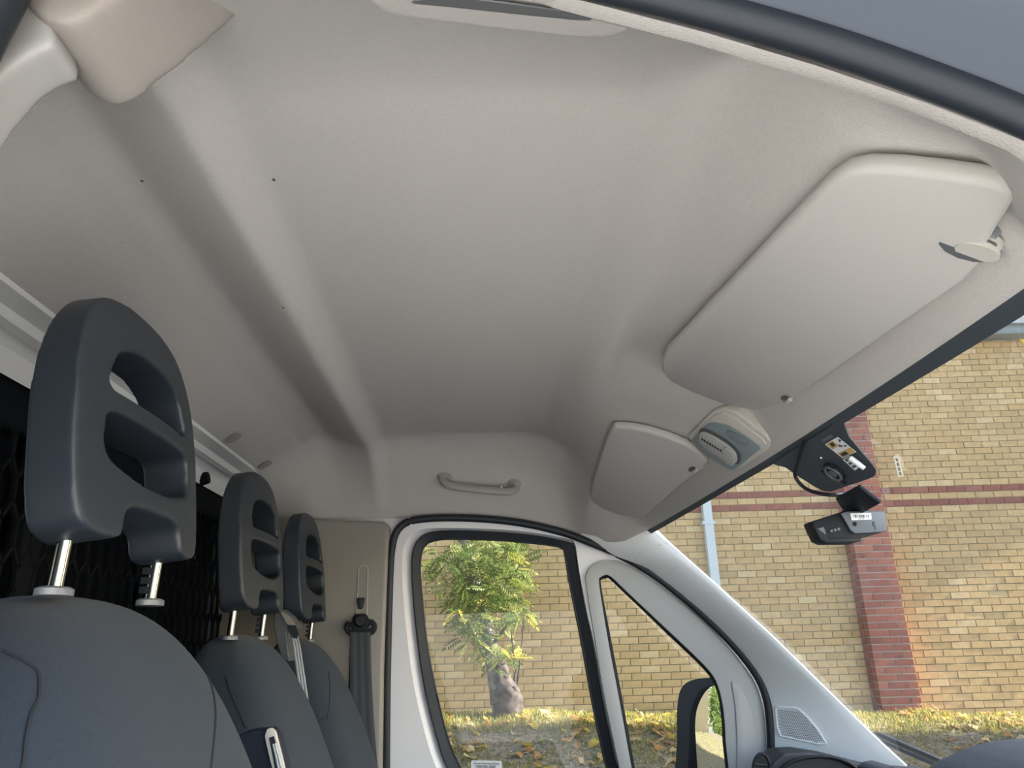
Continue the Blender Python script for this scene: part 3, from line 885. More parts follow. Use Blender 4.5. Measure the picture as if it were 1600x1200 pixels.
def headrest(parent, base, lean, drop, tall=.915):
    h = link('headrest', HM, None, parent)
    h.location = base
    h.scale = (1, 1, tall)
    h.rotation_euler = (0, lean, 0)
    R = Matrix.Rotation(lean, 3, 'Y')
    for s in (-1, 1):
        top = V(base) + R @ V((0, s * .095, .03))
        bot = V(base) + R @ V((-.012, s * .095, -drop))
        tube('post', [top - V(base), bot - V(base)], .0058, M['chrome'], h, 12).matrix_local = R.inverted().to_4x4()
        if s == 1:
            for k in range(5):
                p = bot.lerp(top, .18 + k * .14) + V((-.007, -.004, 0))
                b = box('notch', p - V(base) - V((.004, .003, .004)), p - V(base) + V((.004, .003, .004)), M['rubber'], h)
                b.matrix_local = R.inverted().to_4x4()
        rr = bot + V((0, 0, .001))
        col = tube('collar', [rr - V(base) + V((0, 0, -.005)), rr - V(base) + V((0, 0, .001)), rr - V(base) + V((0, 0, .003))], [.021, .021, .017], M['grey_mid'], h, 18, flat=(V((1, 0, 0)), .6))
        col.matrix_local = R.inverted().to_4x4()
    return h

def backrest(parent, cy, z0, z1, x0, x1, w, t, nexp=2.7, crown=.02, name='backrest', skew=0):
    """padded back: superellipse sections that shrink towards the rounded shoulders; returns a surface sampler"""
    NV, NU = 40, 48
    def pt(u, v):
        vv = v
        k = max(0, 1 - max(0, vv) ** 7) ** (1 / nexp)
        kt = max(0, 1 - max(0, vv) ** 9) ** (1 / 2.2)
        z = z0 + (z1 - z0) * v
        xc = x0 + (x1 - x0) * v
        a = u * 2 * math.pi
        c, s = math.cos(a), math.sin(a)
        e = .62
        yy = w / 2 * (.90 + .10 * math.sin(min(1, v * 1.1) * math.pi)) * k * math.copysign(abs(s) ** e, s)
        xx = t / 2 * kt * math.copysign(abs(c) ** e, c)
        if c > 0:   # side bolsters stand proud of a hollow centre
            xx += crown * kt * (abs(yy) / (w / 2)) ** 2 * (1 - v ** 3)
        return V((xc + xx, cy + yy, z))
    vs, fs = [], []
    for j in range(NV + 1):
        v = 1 - (1 - j / NV) ** 1.8
        for i in range(NU): vs.append(pt(i / NU, v))
    for j in range(NV):
        for i in range(NU):
            fs.append((j * NU + i, j * NU + (i + 1) % NU, (j + 1) * NU + (i + 1) % NU, (j + 1) * NU + i))
    o = from_py(name, vs, fs, M['fabric'], parent, smooth=True, recalc=True)
    return o, pt
ds = thing('driver_seat', 'dark grey fabric driver seat nearest the open door', 'seat')
bo, pt = backrest(ds, .745, 1.10, 1.800, -.165, -.395, .50, .20, 2.6)
def seam(parent, f, px, r=.0015):
    grid = []
    for i in range(-60, 61):
        for j in range(70):
            u, v = i / 60 * .30, .2 + .8 * j / 70
            p = f(u % 1, v)
            dp = f((u + .004) % 1, v) - p
            dq = f(u % 1, v + .004) - p
            if dp.cross(dq).dot(p - EYE) < 0: grid.append((*proj(p), u, v))
    uv = []
    for x, y in px:
        g = sorted(grid, key=lambda g: (g[0] - x) ** 2 + (g[1] - y) ** 2)[:4]
        ws_ = [1 / (.5 + (q[0] - x) ** 2 + (q[1] - y) ** 2) for q in g]
        uv.append(V((sum(q[2] * w for q, w in zip(g, ws_)) / sum(ws_), sum(q[3] * w for q, w in zip(g, ws_)) / sum(ws_), 0)))
    return tube('seam', [f(q.x % 1, q.y) for q in spline(uv, 6)], r, M['seam'], parent, 5)
def bez(a, b, n=14): return [(a[0] + (b[0] - a[0]) * k / n, a[1] + (b[1] - a[1]) * k / n) for k in range(n + 1)]
seam(bo, pt, [(332, 1050), (334, 1090), (333, 1140), (330, 1198), (328, 1240)])
seam(bo, pt, [(4, 1022), (40, 1036), (60, 1056), (60, 1085), (48, 1120), (40, 1150), (34, 1190), (28, 1230)])
box('cushion', (-.22, .50, .98), (.36, .99, 1.14), M['fabric'], ds, .05)
headrest(ds, (-.346, .750, 1.843), math.radians(-7), .050, .878)

bench = thing('passenger_bench', 'dark grey fabric double passenger bench beside the far door', 'seat')
b1, pt1 = backrest(bench, 1.435, 1.05, 1.772, -.20, -.44, .43, .17, 2.5)
b2, pt2 = backrest(bench, 1.875, 1.05, 1.765, -.19, -.435, .43, .17, 2.5)
seam(b2, pt2, [(514, 1052), (515, 1080), (513, 1110), (510, 1122)], .0012)
seam(b2, pt2, [(492, 1131), (500, 1123), (511, 1120)], .0012)
seam(b1, pt1, [(352, 1055), (360, 1080), (372, 1110), (385, 1135)], .0012)
box('cushion', (-.22, 1.20, .95), (.36, 2.06, 1.12), M['fabric'], bench, .05)
headrest(bench, (-.414, 1.440, 1.812), math.radians(-6), .050)
headrest(bench, (-.414, 1.880, 1.806), math.radians(-6), .050)
# belt guide between the two backs
def pg(x, y, Y): return atY(x, y, Y)
g = plate('belt_guide', [pg(x, y, 1.62) for x, y in [(428, 958), (438, 951), (452, 962), (461, 975), (463, 984), (448, 978), (449, 1000), (452, 1034), (440, 1030), (434, 1010), (428, 985)]], V((0, .06, 0)), M['grey_dark'], bench)
soften(g, .002, 4)
plate('guide_cap', rounded([pg(x, y, 1.615) for x, y in [(436, 953), (452, 963), (462, 977), (449, 976)]], .2), V((0, .004, 0)), M['bpillar'], bench)
plate('guide_mouth', [pg(x, y, 1.616) for x, y in [(449, 977), (462, 977), (466, 990), (463, 1002), (456, 996), (451, 986)]], V((0, .004, 0)), M['rubber'], bench)
def strap(name, edge_l, edge_r, m, parent=None, th=V((0, .0015, 0)), rib=3):
    A = spline(edge_l, 5); B = spline(edge_r, 5)
    vs, fs = [], []
    K = rib * 4
    for a, b in zip(A, B):
        for k in range(K + 1):
            t = k / K
            vs.append(a.lerp(b, t) + V((0, -1, 0)) * (.0012 * abs(math.sin(t * math.pi * rib))))
    n = K + 1
    for i in range(len(A) - 1):
        for k in range(K): fs.append((i * n + k, i * n + k + 1, (i + 1) * n + k + 1, (i + 1) * n + k))
    return smooth_angle(from_py(name, vs, fs, m, parent, recalc=True), 60)
sb = thing('seat_belt', 'seat belt webbing in a pale painted sheen running down between the two passenger backs', 'seat belt', 'seat belts')
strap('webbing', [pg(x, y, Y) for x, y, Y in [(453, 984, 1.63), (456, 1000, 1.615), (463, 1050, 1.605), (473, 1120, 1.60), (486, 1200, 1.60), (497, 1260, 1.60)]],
      [pg(x, y, Y) for x, y, Y in [(461, 986, 1.63), (468, 1002, 1.615), (476, 1052, 1.605), (486, 1120, 1.60), (499, 1200, 1.60), (510, 1260, 1.60)]], M['belt_sheen'], sb)

# armrest end with a beige belt tongue guide beside the driver seat
arm = thing('armrest', 'dark blue padded armrest end between the driver seat and the bench', 'armrest')
o = plate('pad', [pg(x, y, 1.06) for x, y in [(372, 1148), (386, 1142), (408, 1139), (424, 1139), (434, 1150), (446, 1200), (460, 1290), (360, 1290), (366, 1180)]], V((0, .035, 0)), mat('blue_vinyl', (.017, .022, .036), .65, spec=.25), arm)
soften(o, .004, 6)
plate('guide_plate', rounded([pg(x, y, 1.052) for x, y in [(413, 1150), (417, 1139), (424, 1137), (430, 1142), (440, 1180), (456, 1250), (440, 1255), (422, 1190)]], .35), V((0, .006, 0)), M['beige'], arm, bev=.001)
plate('guide_slot', [pg(x, y, 1.0512) for x, y in [(420, 1153), (428, 1150), (433, 1168), (448, 1240), (438, 1244), (424, 1172)]], V((0, .002, 0)), M['rubber'], arm)
strap('webbing', [pg(x, y, 1.0505) for x, y in [(425, 1163), (429, 1180), (438, 1222), (446, 1250)]], [pg(x, y, 1.0505) for x, y in [(431, 1161), (436, 1178), (447, 1222), (455, 1250)]], M['belt_sheen'], arm, rib=2)

# passenger belt on the B-pillar
pb = thing('seat_belt', 'black seat belt hanging from its anchor on the beige door pillar', 'seat belt', 'seat belts')
def pp_(x, y, dy=0): return atY(x, y, 2.05 + dy)
anc = [(549, 974), (552, 962), (556, 959.5), (568, 959), (573, 961), (575, 967), (582, 968), (588, 974), (588.5, 983), (584, 990), (579, 993), (548, 994), (541, 990), (537, 982), (538, 974), (543, 970)]
o = plate('anchor', [pp_(x, y, -.022) for x, y in anc], V((0, .016, 0)), M['black'], pb, holes=[[pp_(x, y, -.022) for x, y in [(543, 981), (546, 978), (550, 981), (552, 983), (545, 984)]], [pp_(x, y, -.022) for x, y in [(573, 982), (577, 976), (581, 976.5), (581, 981)]]], bev=.003)
bo_ = tube('bolt_cap', [pp_(563, 970, -.034), pp_(563, 970, -.020)], [.012, .017], M['black'], pb, 16)
plate('height_catch', rounded([pp_(x, y, -.004) for x, y in [(557.5, 934), (570.5, 934), (568, 948), (565, 952), (561, 952), (558.5, 947)]], .2), V((0, .006, 0)), M['rubber'], pb, bev=.001)
strap('webbing', [pp_(x, y, -.025) for x, y in [(547, 988), (547, 1040), (548, 1120), (553, 1200), (556, 1290)]], [pp_(x, y, -.025) for x, y in [(579, 988), (580, 1040), (584, 1120), (590, 1200), (595, 1290)]], M['belt'], pb)
strap('webbing', [pp_(x, y, -.016) for x, y in [(547, 990), (545, 1060), (541, 1137), (553, 1200), (566, 1290)]], [pp_(x, y, -.016) for x, y in [(560, 990), (562, 1060), (566, 1137), (575, 1200), (585, 1290)]], M['rubber'], pb)

# ================================================================== BULKHEAD AND CARGO
bk = thing('bulkhead', 'black mesh bulkhead behind the seats', 'bulkhead')
box('top_rail', (-.70, .30, 2.06), (-.665, 2.12, 2.135), M['flat_black'], bk, .006)
box('upright', (-.70, 1.14, 1.0), (-.67, 1.19, 2.07), M['flat_black'], bk, .004)
box('upright', (-.70, 1.60, 1.0), (-.67, 1.65, 2.07), M['flat_black'], bk, .004)
hv, hf = [], []
def strut(a, b, r=.0032):
    d = (b - a).normalized(); s = d.cross(V((1, 0, 0))).normalized() * r; x = V((r, 0, 0))
    i = len(hv)
    for p in (a, b): hv.extend([p + s + x, p - s + x, p - s - x, p + s - x])
    for k in range(4): hf.append((i + k, i + (k + 1) % 4, i + 4 + (k + 1) % 4, i + 4 + k))
cw, ch = .042, .066
for j in range(17):
    for i in range(42):
        y = .34 + i * cw + (cw / 2 if j % 2 else 0)
        z = 1.10 + j * ch * .93
        a = V((-.672, y, z)); b = V((-.672, y, z + ch * .5))
        strut(a, b)
        strut(b, V((-.672, y + cw / 2, z + ch * .93)))
        strut(b, V((-.672, y - cw / 2, z + ch * .93)))
tag(from_py('mesh', hv, hf, M['flat_black'], bk), kind='stuff')
tube('rail_knob', [V((-.665, 1.775, 2.13)), V((-.64, 1.775, 2.135))], [.018, .014], M['flat_black'], bk, 12)
box('tool_board', (-.735, 1.06, 1.0), (-.72, 2.14, 2.14), M['flat_black'], bk)
for k, (y, z, h) in enumerate([(1.70, 1.93, .06), (1.72, 1.86, .05), (1.68, 1.84, .05), (1.95, 1.95, .02)]):
    box('reflective_tab', (-.719, y, z), (-.712, y + .012, z + h), M['grey_mid'], bk)
# cargo bay
cg = thing('cargo_bay', 'plywood lined cargo bay behind the mesh bulkhead', 'cargo bay')
tag(cg, kind='structure')
box('side_panel', (-3.2, 2.15, .60), (-.74, 2.17, 2.10), M['ply'], cg)
box('side_panel', (-3.2, .26, .60), (-.64, .28, 2.10), M['ply'], cg)
box('floor', (-3.2, .26, .55), (1.0, 2.17, .60), M['grey_dark'], cg)
box('ceiling_panel', (-3.2, .26, 2.16), (-.70, 2.17, 2.18), M['ply'], cg)
box('seat_base_panel', (-.70, .28, .60), (-.68, 2.15, 1.02), M['black'], cg)

# ================================================================== DASH, WHEEL, WIPER
dash = thing('dashboard', 'black moulded dashboard below the windscreen', 'dashboard')
def dprof(y):
    e = max(0, abs(y - YC) - .55)
    top = 1.405
    return [(.45, 1.12), (.47, 1.28), (.53, 1.36), (.62, top - .005), (.75, top), (.95, top - .005), (1.10, top - .02), (1.16, 1.33)]
sweepY('dash_top', dprof, [.34, .8, 1.2, 1.6, 1.9, 2.06], M['dash'], dash)
o = plate('vent_pod', [atY(x, y, 2.03) for x, y in [(1168, 1260), (1174, 1204), (1184, 1182), (1200, 1168), (1232, 1166), (1275, 1173), (1318, 1184), (1345, 1190), (1420, 1194), (1440, 1260)]], V((0, -.10, 0)), M['dash'], dash)
soften(o, .004, 5)
for (cx, cy, rx, ry, nm) in [(1190, 1202, 13, 24, 'side_vent'), (1280, 1215, 64, 33, 'top_vent')]:
    tube(nm, [atY(cx + rx * math.cos(k * math.pi / 12), cy + ry * math.sin(k * math.pi / 12), 1.925) for k in range(24)], .004, M['black'], dash, 8, closed=True)
for k in range(4):
    tube('vent_slat', [atY(1180 + k * 1, 1194 + k * 7, 1.927), atY(1203 + k, 1197 + k * 7, 1.927)], .003, M['rubber'], dash, 6)
o = plate('tray_lump', [atY(x, y, 1.80) for x, y in [(1330, 1250), (1338, 1196), (1346, 1189), (1360, 1187), (1376, 1192), (1400, 1197), (1450, 1200), (1470, 1250)]], V((0, -.10, 0)), M['dash'], dash)
soften(o, .004, 5)
wheel = thing('steering_wheel', 'black steering wheel rim rising at the lower right of the cab', 'steering wheel')
rimc = V((.57, .80, 1.50))
wx = V((.62, 0, .78)).normalized() if False else V((.80, 0, .60)).normalized()
wy = V((0, 1, 0))
R_ = .20
tube('rim', [rimc + wx * R_ * math.cos(t) + wy * R_ * math.sin(t) for t in [2 * math.pi * k / 48 for k in range(48)]], .0175, M['dash'], wheel, 14, closed=True)
wnrm = wx.cross(wy).normalized()
o = tube('hub', [rimc - wnrm * .03, rimc + wnrm * .03], [.075, .06], M['dash'], wheel, 20)
for t in (math.pi / 2, -math.pi / 2, math.pi):
    d = wx * math.cos(t) + wy * math.sin(t)
    tube('spoke', [rimc + d * .06, rimc + d * .19], [.02, .013], M['dash'], wheel, 10)
cow = thing('instrument_hood', 'dark curved instrument hood behind the steering wheel', 'instrument hood')
o = plate('hood', [atY(x, y, .98) for x, y in [(1425, 1290), (1434, 1206), (1462, 1186), (1500, 1168), (1530, 1159), (1562, 1153.5), (1600, 1151), (1680, 1153), (1760, 1170), (1760, 1290)]], V((0, -.26, 0)), M['dash'], cow)
soften(o, .006, 8)
wp = thing('wiper', 'grey windscreen wiper arm lying outside the glass at the foot of the pillar', 'wiper')
wpt = [(1366, 1147), (1376, 1149), (1420, 1168), (1480, 1194), (1530, 1218)]
def onWo(x, y, off): return on(x, y, W0 + WN * off, WN)
tube('arm', [onWo(x, y, .03) for x, y in wpt], [.007, .011, .012, .011, .010], M['wiper'], wp, 8, flat=(WN, .6))
tube('blade', [onWo(x, y + 9, .014) for x, y in wpt[1:]], .005, M['rubber'], wp, 6)

# ================================================================== WING MIRROR
wm = thing('wing_mirror', 'tall black wing mirror outside the quarterlight', 'mirror')
def mp_(x, y, Y): return atY(x, y, Y)
mpx_out = [(1059, 1290), (1058, 1160), (1058, 1110), (1061, 1085), (1067, 1072), (1078, 1064), (1095, 1060), (1125, 1058), (1150, 1060), (1170, 1066), (1176, 1080), (1178, 1160), (1178, 1290)]
mpx_in = [(1079, 1290), (1077, 1160), (1078, 1122), (1082, 1102), (1090, 1084), (1099, 1073), (1110, 1068), (1125, 1067), (1148, 1068), (1160, 1074), (1165, 1090), (1167, 1160), (1167, 1290)]
# mirror face plane: its normal bisects the view ray and the reflected ray
mcen = atY(1105, 1130, 2.40)
din = (mcen - EYE).normalized()
rout = V((-.925, .38, .015)).normalized()
mn = (rout - din).normalized()
def onM(x, y, off=0): return on(x, y, mcen + mn * off, mn)
outp = spline([onM(x, y, .006) for x, y in mpx_out], 4, True)
innp = spline([onM(x, y, .006) for x, y in mpx_in], 4, True)
hb = plate('housing', outp, -mn * .075, M['black'], wm, holes=[innp], bev=0)
smooth_angle(hb, 40)
plate('housing_back', [p - mn * .06 for p in outp], -mn * .03, M['black'], wm)
RC = 1.3                                            # convex glass
vs, fs = [], []
n = len(innp)
for q in range(13):
    f = 1.03 * q / 12 + .002
    for p in innp:
        r_ = (p - mn * .006 - mcen) * f
        vs.append(mcen + r_ - mn * (.003 + r_.length_squared / (2 * RC)))
for q in range(12):
    for k in range(n): fs.append((q * n + k, q * n + (k + 1) % n, (q + 1) * n + (k + 1) % n, (q + 1) * n + k))
from_py('mirror_glass', vs, fs, M['mirror'], wm, smooth=True)

# ================================================================== OUTSIDE
DW = 9.2
def gz(a, d):
    z = lin([(1.5, 0), (3.6, .0), (4.6, .10), (6.0, .33), (7.2, .60), (8.2, .86), (8.6, .90), (9.0, .84), (9.6, .82)], d)
    f = sstep(3.6, 6.5, d)
    z += f * lin([(-12, .10), (-1, .10), (1.0, .05), (3.0, -.02), (5, -.07), (7, -.03), (9, 0), (14, 0)], a) + f * .02 * math.sin(a * 3.1 + d * 2.3) + f * .014 * math.sin(a * 7.7 - d * 5.1)
    return z
NA, ND = 120, 50
vs = []
for i in range(NA + 1):
    a = -26 + 42 * i / NA
    for j in range(ND + 1):
        d = 2.6 + 7.0 * j / ND
        vs.append(W(a, d, gz(a, d)))
bank = from_py('ground', vs, [(i * (ND + 1) + j, (i + 1) * (ND + 1) + j, (i + 1) * (ND + 1) + j + 1, i * (ND + 1) + j + 1) for i in range(NA) for j in range(ND)], M['soil'], smooth=True)
tag(bank, 'rising bank of bare soil under the brick wall', None, None, 'structure')
road = from_py('road', [W(a, d, -.004) for a, d in [(-40, -25), (30, -25), (30, 4.2), (-40, 4.2)]], [(0, 1, 2, 3)], M['asphalt'])
tag(road, 'grey asphalt car park under the van', None, None, 'structure')

# ---- grass
random.seed(11)
def grass(name, n, arange, drange, hmin, hmax, weights, label, wid=.004, clump=0):
    vs, fs, mi = [], [], []
    for _ in range(n):
        a = random.uniform(*arange); d = random.uniform(*drange)
        if clump and math.sin(a * 2.7 + 1.3 * math.sin(d * 3.1)) * math.sin(d * 4.3 + a) < clump - 1 + random.random() * .6: continue
        p = W(a, d, gz(a, d) - .01)
        h = random.uniform(hmin, hmax)
        t = random.uniform(0, 6.28); l = V((math.cos(t), math.sin(t), 0))
        s = V((-l.y, l.x, 0)) * wid * random.uniform(.7, 1.4)
        bnd = random.uniform(.2, 1.0) * h
        m_ = p + l * bnd * .35 + V((0, 0, h * .65)); tip = p + l * bnd + V((0, 0, h * random.uniform(.75, 1)))
        i = len(vs)
        vs.extend([p - s, p + s, m_ + s * .8, m_ - s * .8, tip])
        fs.extend([(i, i + 1, i + 2, i + 3), (i + 3, i + 2, i + 4)])
        k = random.choices(range(4), weights)[0]
        mi.extend([k, k])
    o = from_py(name, vs, fs, MG)
    o.data.polygons.foreach_set('material_index', mi)
    tag(o, label, 'grass', None, 'stuff')
    return o
grass('grass', 36000, (-2.2, 10.5), (8.0, 8.95), .015, .10, (3, 3, 4, 2), 'sunlit yellow green grass along the crest of the bank', .0032)
grass('grass', 60000, (-2.2, 9.5), (5.4, 8.3), .015, .06, (3, 3, 3, 3), 'short shaded grass and straw on the slope of the bank', .0035, .12)
grass('grass', 9000, (-16, -2.2), (4.0, 8.95), .03, .10, (3, 3, 3, 3), 'grass on the bank behind the van seen in the wing mirror', .008)

random.seed(41)
vs, fs, mi = [], [], []
for _ in range(14000):
    a = random.uniform(-2, 8.5); d = random.uniform(5.4, 8.9)
    p = W(a, d, gz(a, d) + random.uniform(.002, .03))
    u = V((random.gauss(0, 1), random.gauss(0, 1), random.gauss(0, .4))).normalized(); w = u.cross(V((random.uniform(-.5, .5), random.uniform(-.5, .5), 1))).normalized()
    l = random.uniform(.006, .022); q_ = random.uniform(.003, .012)
    i = len(vs)
    vs.extend([p - u * l, p - w * q_, p + u * l, p + w * q_]); fs.append((i, i + 1, i + 2, i + 3)); mi.append(random.randrange(5))
o = from_py('leaf_litter', vs, fs, MF)
o.data.polygons.foreach_set('material_index', mi)
tag(o, 'crumbled brown leaf litter and straw on the bank', 'litter', None, 'stuff')

# ---- fallen leaves, each a thing
def fallen_mesh(k):
    random.seed(50 + k)
    bm = bmesh.new()
    R = [.046, .030, .040, .026, .038, .030, .042, .027][:8]
    vs = []
    for i in range(10):
        t = 2 * math.pi * i / 10
        r = (.040 if i % 2 == 0 else .030) * random.uniform(.8, 1.25)
        vs.append(bm.verts.new((r * 1.25 * math.cos(t), r * .85 * math.sin(t), .010 * math.cos(2 * t + k) + random.uniform(-.004, .004))))
    c = bm.verts.new((0, 0, -.004))
    for i in range(10): bm.faces.new((c, vs[i], vs[(i + 1) % 10]))
    st = [bm.verts.new(p) for p in [(.05, .001, .004), (.085, .004, .012), (.085, .000, .010), (.05, -.002, .002)]]
    bm.faces.new(st)
    me = me_of(bm, 'fallen_leaf')
    me.materials.append(MF[k % 5])
    return me
FM = [fallen_mesh(k) for k in range(10)]
random.seed(21)
nl = 0
while nl < 260:
    d = random.uniform(5.9, 8.75)
    if nl < 130: a = random.uniform(-1.3, 1.5)
    elif nl < 165: a = random.uniform(1.2, 2.4)
    else: a = random.uniform(4.0, 7.8)
    p = W(a, d, gz(a, d) + .028)
    x, y = proj(p)
    if not ((660 < x < 1090 or 1340 < x < 1610) and 1085 < y < 1215): continue
    o = link('fallen_leaf', random.choice(FM))
    o.location = p
    s = random.uniform(.85, 1.5)
    o.scale = (s, s, s)
    # most lie tilted up by the grass under them
    o.rotation_euler = (random.uniform(-.6, .6), random.uniform(-.6, .6), random.uniform(0, 6.28))
    tag(o, 'dry fallen tree leaf lying on the grassy bank outside the van', 'leaf', 'fallen leaves on the bank')
    nl += 1

# ---- brick wall
bw = thing('brick_wall', 'long yellow buff brick wall with two red brick bands beyond the bank', 'wall')
tag(bw, kind='structure')
BL, BH, J = .2275, .0795, .0065
def brick_mesh(nm, l, h, dep, ms):
    bm = bmesh.new()
    bmesh.ops.create_cube(bm, size=1)
    for v in bm.verts:
        v.co = V((v.co.x * l, v.co.y * dep, v.co.z * h))
    for v in bm.verts:
        if v.co.y < 0: v.co.x *= .985; v.co.z *= .965
    me = me_of(bm, nm)
    me.materials.append(ms)
    return me
zst = on(1152, 774, W(0, DW, 0), WD).z          # centre of the upper red band
row0 = zst - 34 * BH
rowb = {34, 32}
rows = range(-1, 64)
rotw = -YAW
YM = [brick_mesh('brick', BL - J, BH - J, .10, m) for m in MY]
RM = [brick_mesh('red_brick', BL - J, BH - J, .10, m) for m in MR]
PA0, PA1 = None, None
def wall_a(x, y, d): 
    p = on(x, y, W(0, d, 0), WD); return p.dot(WA)
DP = DW - .225
pa1 = wall_a(1432, 1050, DP); pa0 = pa1 - BL * 2.03
random.seed(5)
cells = []
for r_ in rows:
    z = row0 + r_ * BH
    for c_ in range(-12, 46):
        a = c_ * BL + (BL / 2 if r_ % 2 else 0) + .03
        if pa0 - .05 < a < pa1 - .12: pass
        red = r_ in rowb
        cells.append((a, z, red, r_))
def vis(a, z):
    x, y = proj(W(a, DW, z))
    return (655 < x < 935 and 840 < y < 1110) or (940 < x < 1130 and 905 < y < 1105) or (1030 < x < 1600 and y < 1110 and y > 830 - (x - 1020) * .60 and y > (x - 1020) * .93 + 790 - 0 * 1) 
cand = sorted([c for c in cells if not c[2] and vis(c[0], c[1])], key=lambda c: (W(c[0], DW, c[1]) - EYE).dot(fw))[:300]
cs = set((c[0], c[1]) for c in cand)
svs, sfs, smi = [], [], []
nr = 0
for a, z, red, r_ in cells:
    dj = random.uniform(-.003, .003)
    k = random.choices(range(6), (4, 4, 3, 2, 1.3, 3))[0]
    loc = W(a, DW + .05 + dj, z)
    if red and nr < 295:
        o = link('red_brick', random.choice(RM), None, bw); nr += 1
        o.location = loc; o.rotation_euler = (0, 0, rotw)
    elif (a, z) in cs:
        o = link('brick', YM[k], None, bw)
        o.location = loc; o.rotation_euler = (0, 0, rotw)
    else:
        hx, hz_ = (BL - J) / 2, (BH - J) / 2
        i = len(svs)
        for sx_, sz_ in ((-1, -1), (1, -1), (1, 1), (-1, 1)):
            svs.append(W(a + sx_ * hx * .985, DW + dj, z + sz_ * hz_ * .965))
        for sx_, sz_ in ((-1, -1), (1, -1), (1, 1), (-1, 1)):
            svs.append(W(a + sx_ * hx, DW + .05, z + sz_ * hz_))
        sfs.append((i, i + 1, i + 2, i + 3)); smi.append(k)
        for q in range(4):
            sfs.append((i + q, i + 4 + q, i + 4 + (q + 1) % 4, i + (q + 1) % 4)); smi.append(k)
o = from_py('brickwork', svs, sfs, MY, bw)
o.data.polygons.foreach_set('material_index', smi)
tag(o, kind='stuff')
zt = row0 + 64 * BH
def wbox(name, a0, a1, d0, d1, z0, z1, m, parent=None):
    bm = bmesh.new()
    bmesh.ops.create_cube(bm, size=1)
    for v in bm.verts: v.co = W((a0 + a1) / 2 + v.co.x * (a1 - a0), (d0 + d1) / 2 + v.co.y * (d1 - d0), (z0 + z1) / 2 + v.co.z * (z1 - z0))
    return link(name, me_of(bm, name), m, parent)
wbox('mortar_bed', -3.0, 11, DW + .012, DW + .3, .3, zt, M['mortar'], bw)
# plain continuation of the wall to the rear, seen only in the wing mirror
mrear = mat('rear_brickwork', (.42, .32, .18), .9, var=.15, vscale=8)
wbox('rear_wall', -19, -2.9, DW, DW + .3, .3, zt, mrear, bw)
eave = on(1600, 519, W(0, DW - .25, 0), WD).z
wbox('fascia', -19, 11, DW - .25, DW - .21, eave, eave + .17, M['fascia'], bw)
wbox('soffit', -19, 11, DW - .25, DW + .3, eave - .01, eave + .01, M['fascia'], bw)
wbox('gutter', -19, 11, DW - .33, DW - .24, eave + .10, eave + .19, M['fascia'], bw)
rs = thing('roof_cladding', 'pale ribbed metal roof above the dark fascia of the brick wall', 'roof')
tag(rs, kind='structure')
for k in range(int(24 / .3)):
    a = -13 + k * .3
    bm = bmesh.new()
    v = [bm.verts.new(W(*p)) for p in [(a, DW - .22, eave + .17), (a + .26, DW - .22, eave + .17), (a + .26, DW + 2.5, eave + 1.9), (a, DW + 2.5, eave + 1.9), (a + .28, DW - .20, eave + .14), (a + .28, DW + 2.5, eave + 1.86)]]
    bm.faces.new(v[:4]); bm.faces.new((v[1], v[4], v[5], v[2]))
    link('panel', me_of(bm, 'panel'), M['cladding'], rs)

# ---- red brick pilaster, its courses built brick by brick
pil = thing('brick_pilaster', 'red brick pilaster with pale joints standing proud of the yellow wall', 'pilaster')
PM = [brick_mesh('brick', BL - .010, BH - .011, .10, m) for m in MR]
PH = [brick_mesh('half_brick', BL / 2 - .010, BH - .011, .10, m) for m in MR]
wbox('mortar_core', pa0 + .018, pa1 - .018, DP + .010, DW + .05, .5, zt - .02, M['mortar_pale'], pil)
npil = 0
for r_ in range(-1, 63):
    z = row0 + r_ * BH
    if r_ % 2: segs = [(0, 1), (1, 1)]
    else: segs = [(0, .5), (.5, 1), (1.5, .5)]
    for s0, ln_ in segs:
        o = link('brick', random.choice(PM if ln_ == 1 else PH), None, pil)
        o.location = W(pa0 + BL * (s0 + ln_ / 2) + .003, DP + .05 + random.uniform(-.002, .002), z)
        o.rotation_euler = (0, 0, rotw)
    # return faces
    for aa in (pa0, pa1):
        o = link('half_brick', random.choice(PH), None, pil)
        o.location = W(aa + (.05 if aa == pa0 else -.05), DP + .165, z)
        o.rotation_euler = (0, 0, rotw + math.pi / 2)
# ---- drainpipe
dp = thing('drainpipe', 'pale grey square drainpipe down the yellow brick wall', 'drainpipe')
ap = wall_a(1110, 850, DW - .07)
wbox('pipe', ap - .052, ap + .052, DW - .12, DW - .02, gz(ap, 9.1), eave, M['pipe'], dp)
for z in (1.6, 3.0, 4.4): wbox('bracket', ap - .075, ap + .075, DW - .125, DW - .005, z, z + .04, M['pipe'], dp)
ys = thing('warning_sign', 'yellow sign plate high on the brick wall under the fascia', 'sign')
ca = on(1602, 527, W(0, DW - .03, 0), WD)
ac, zc_ = ca.dot(WA), ca.z
plate('sign_plate', [W(ac + .09 * math.cos(k * math.pi / 3), DW - .03, zc_ + .09 * math.sin(k * math.pi / 3)) for k in range(6)], WD * .02, M['yellow'], ys)

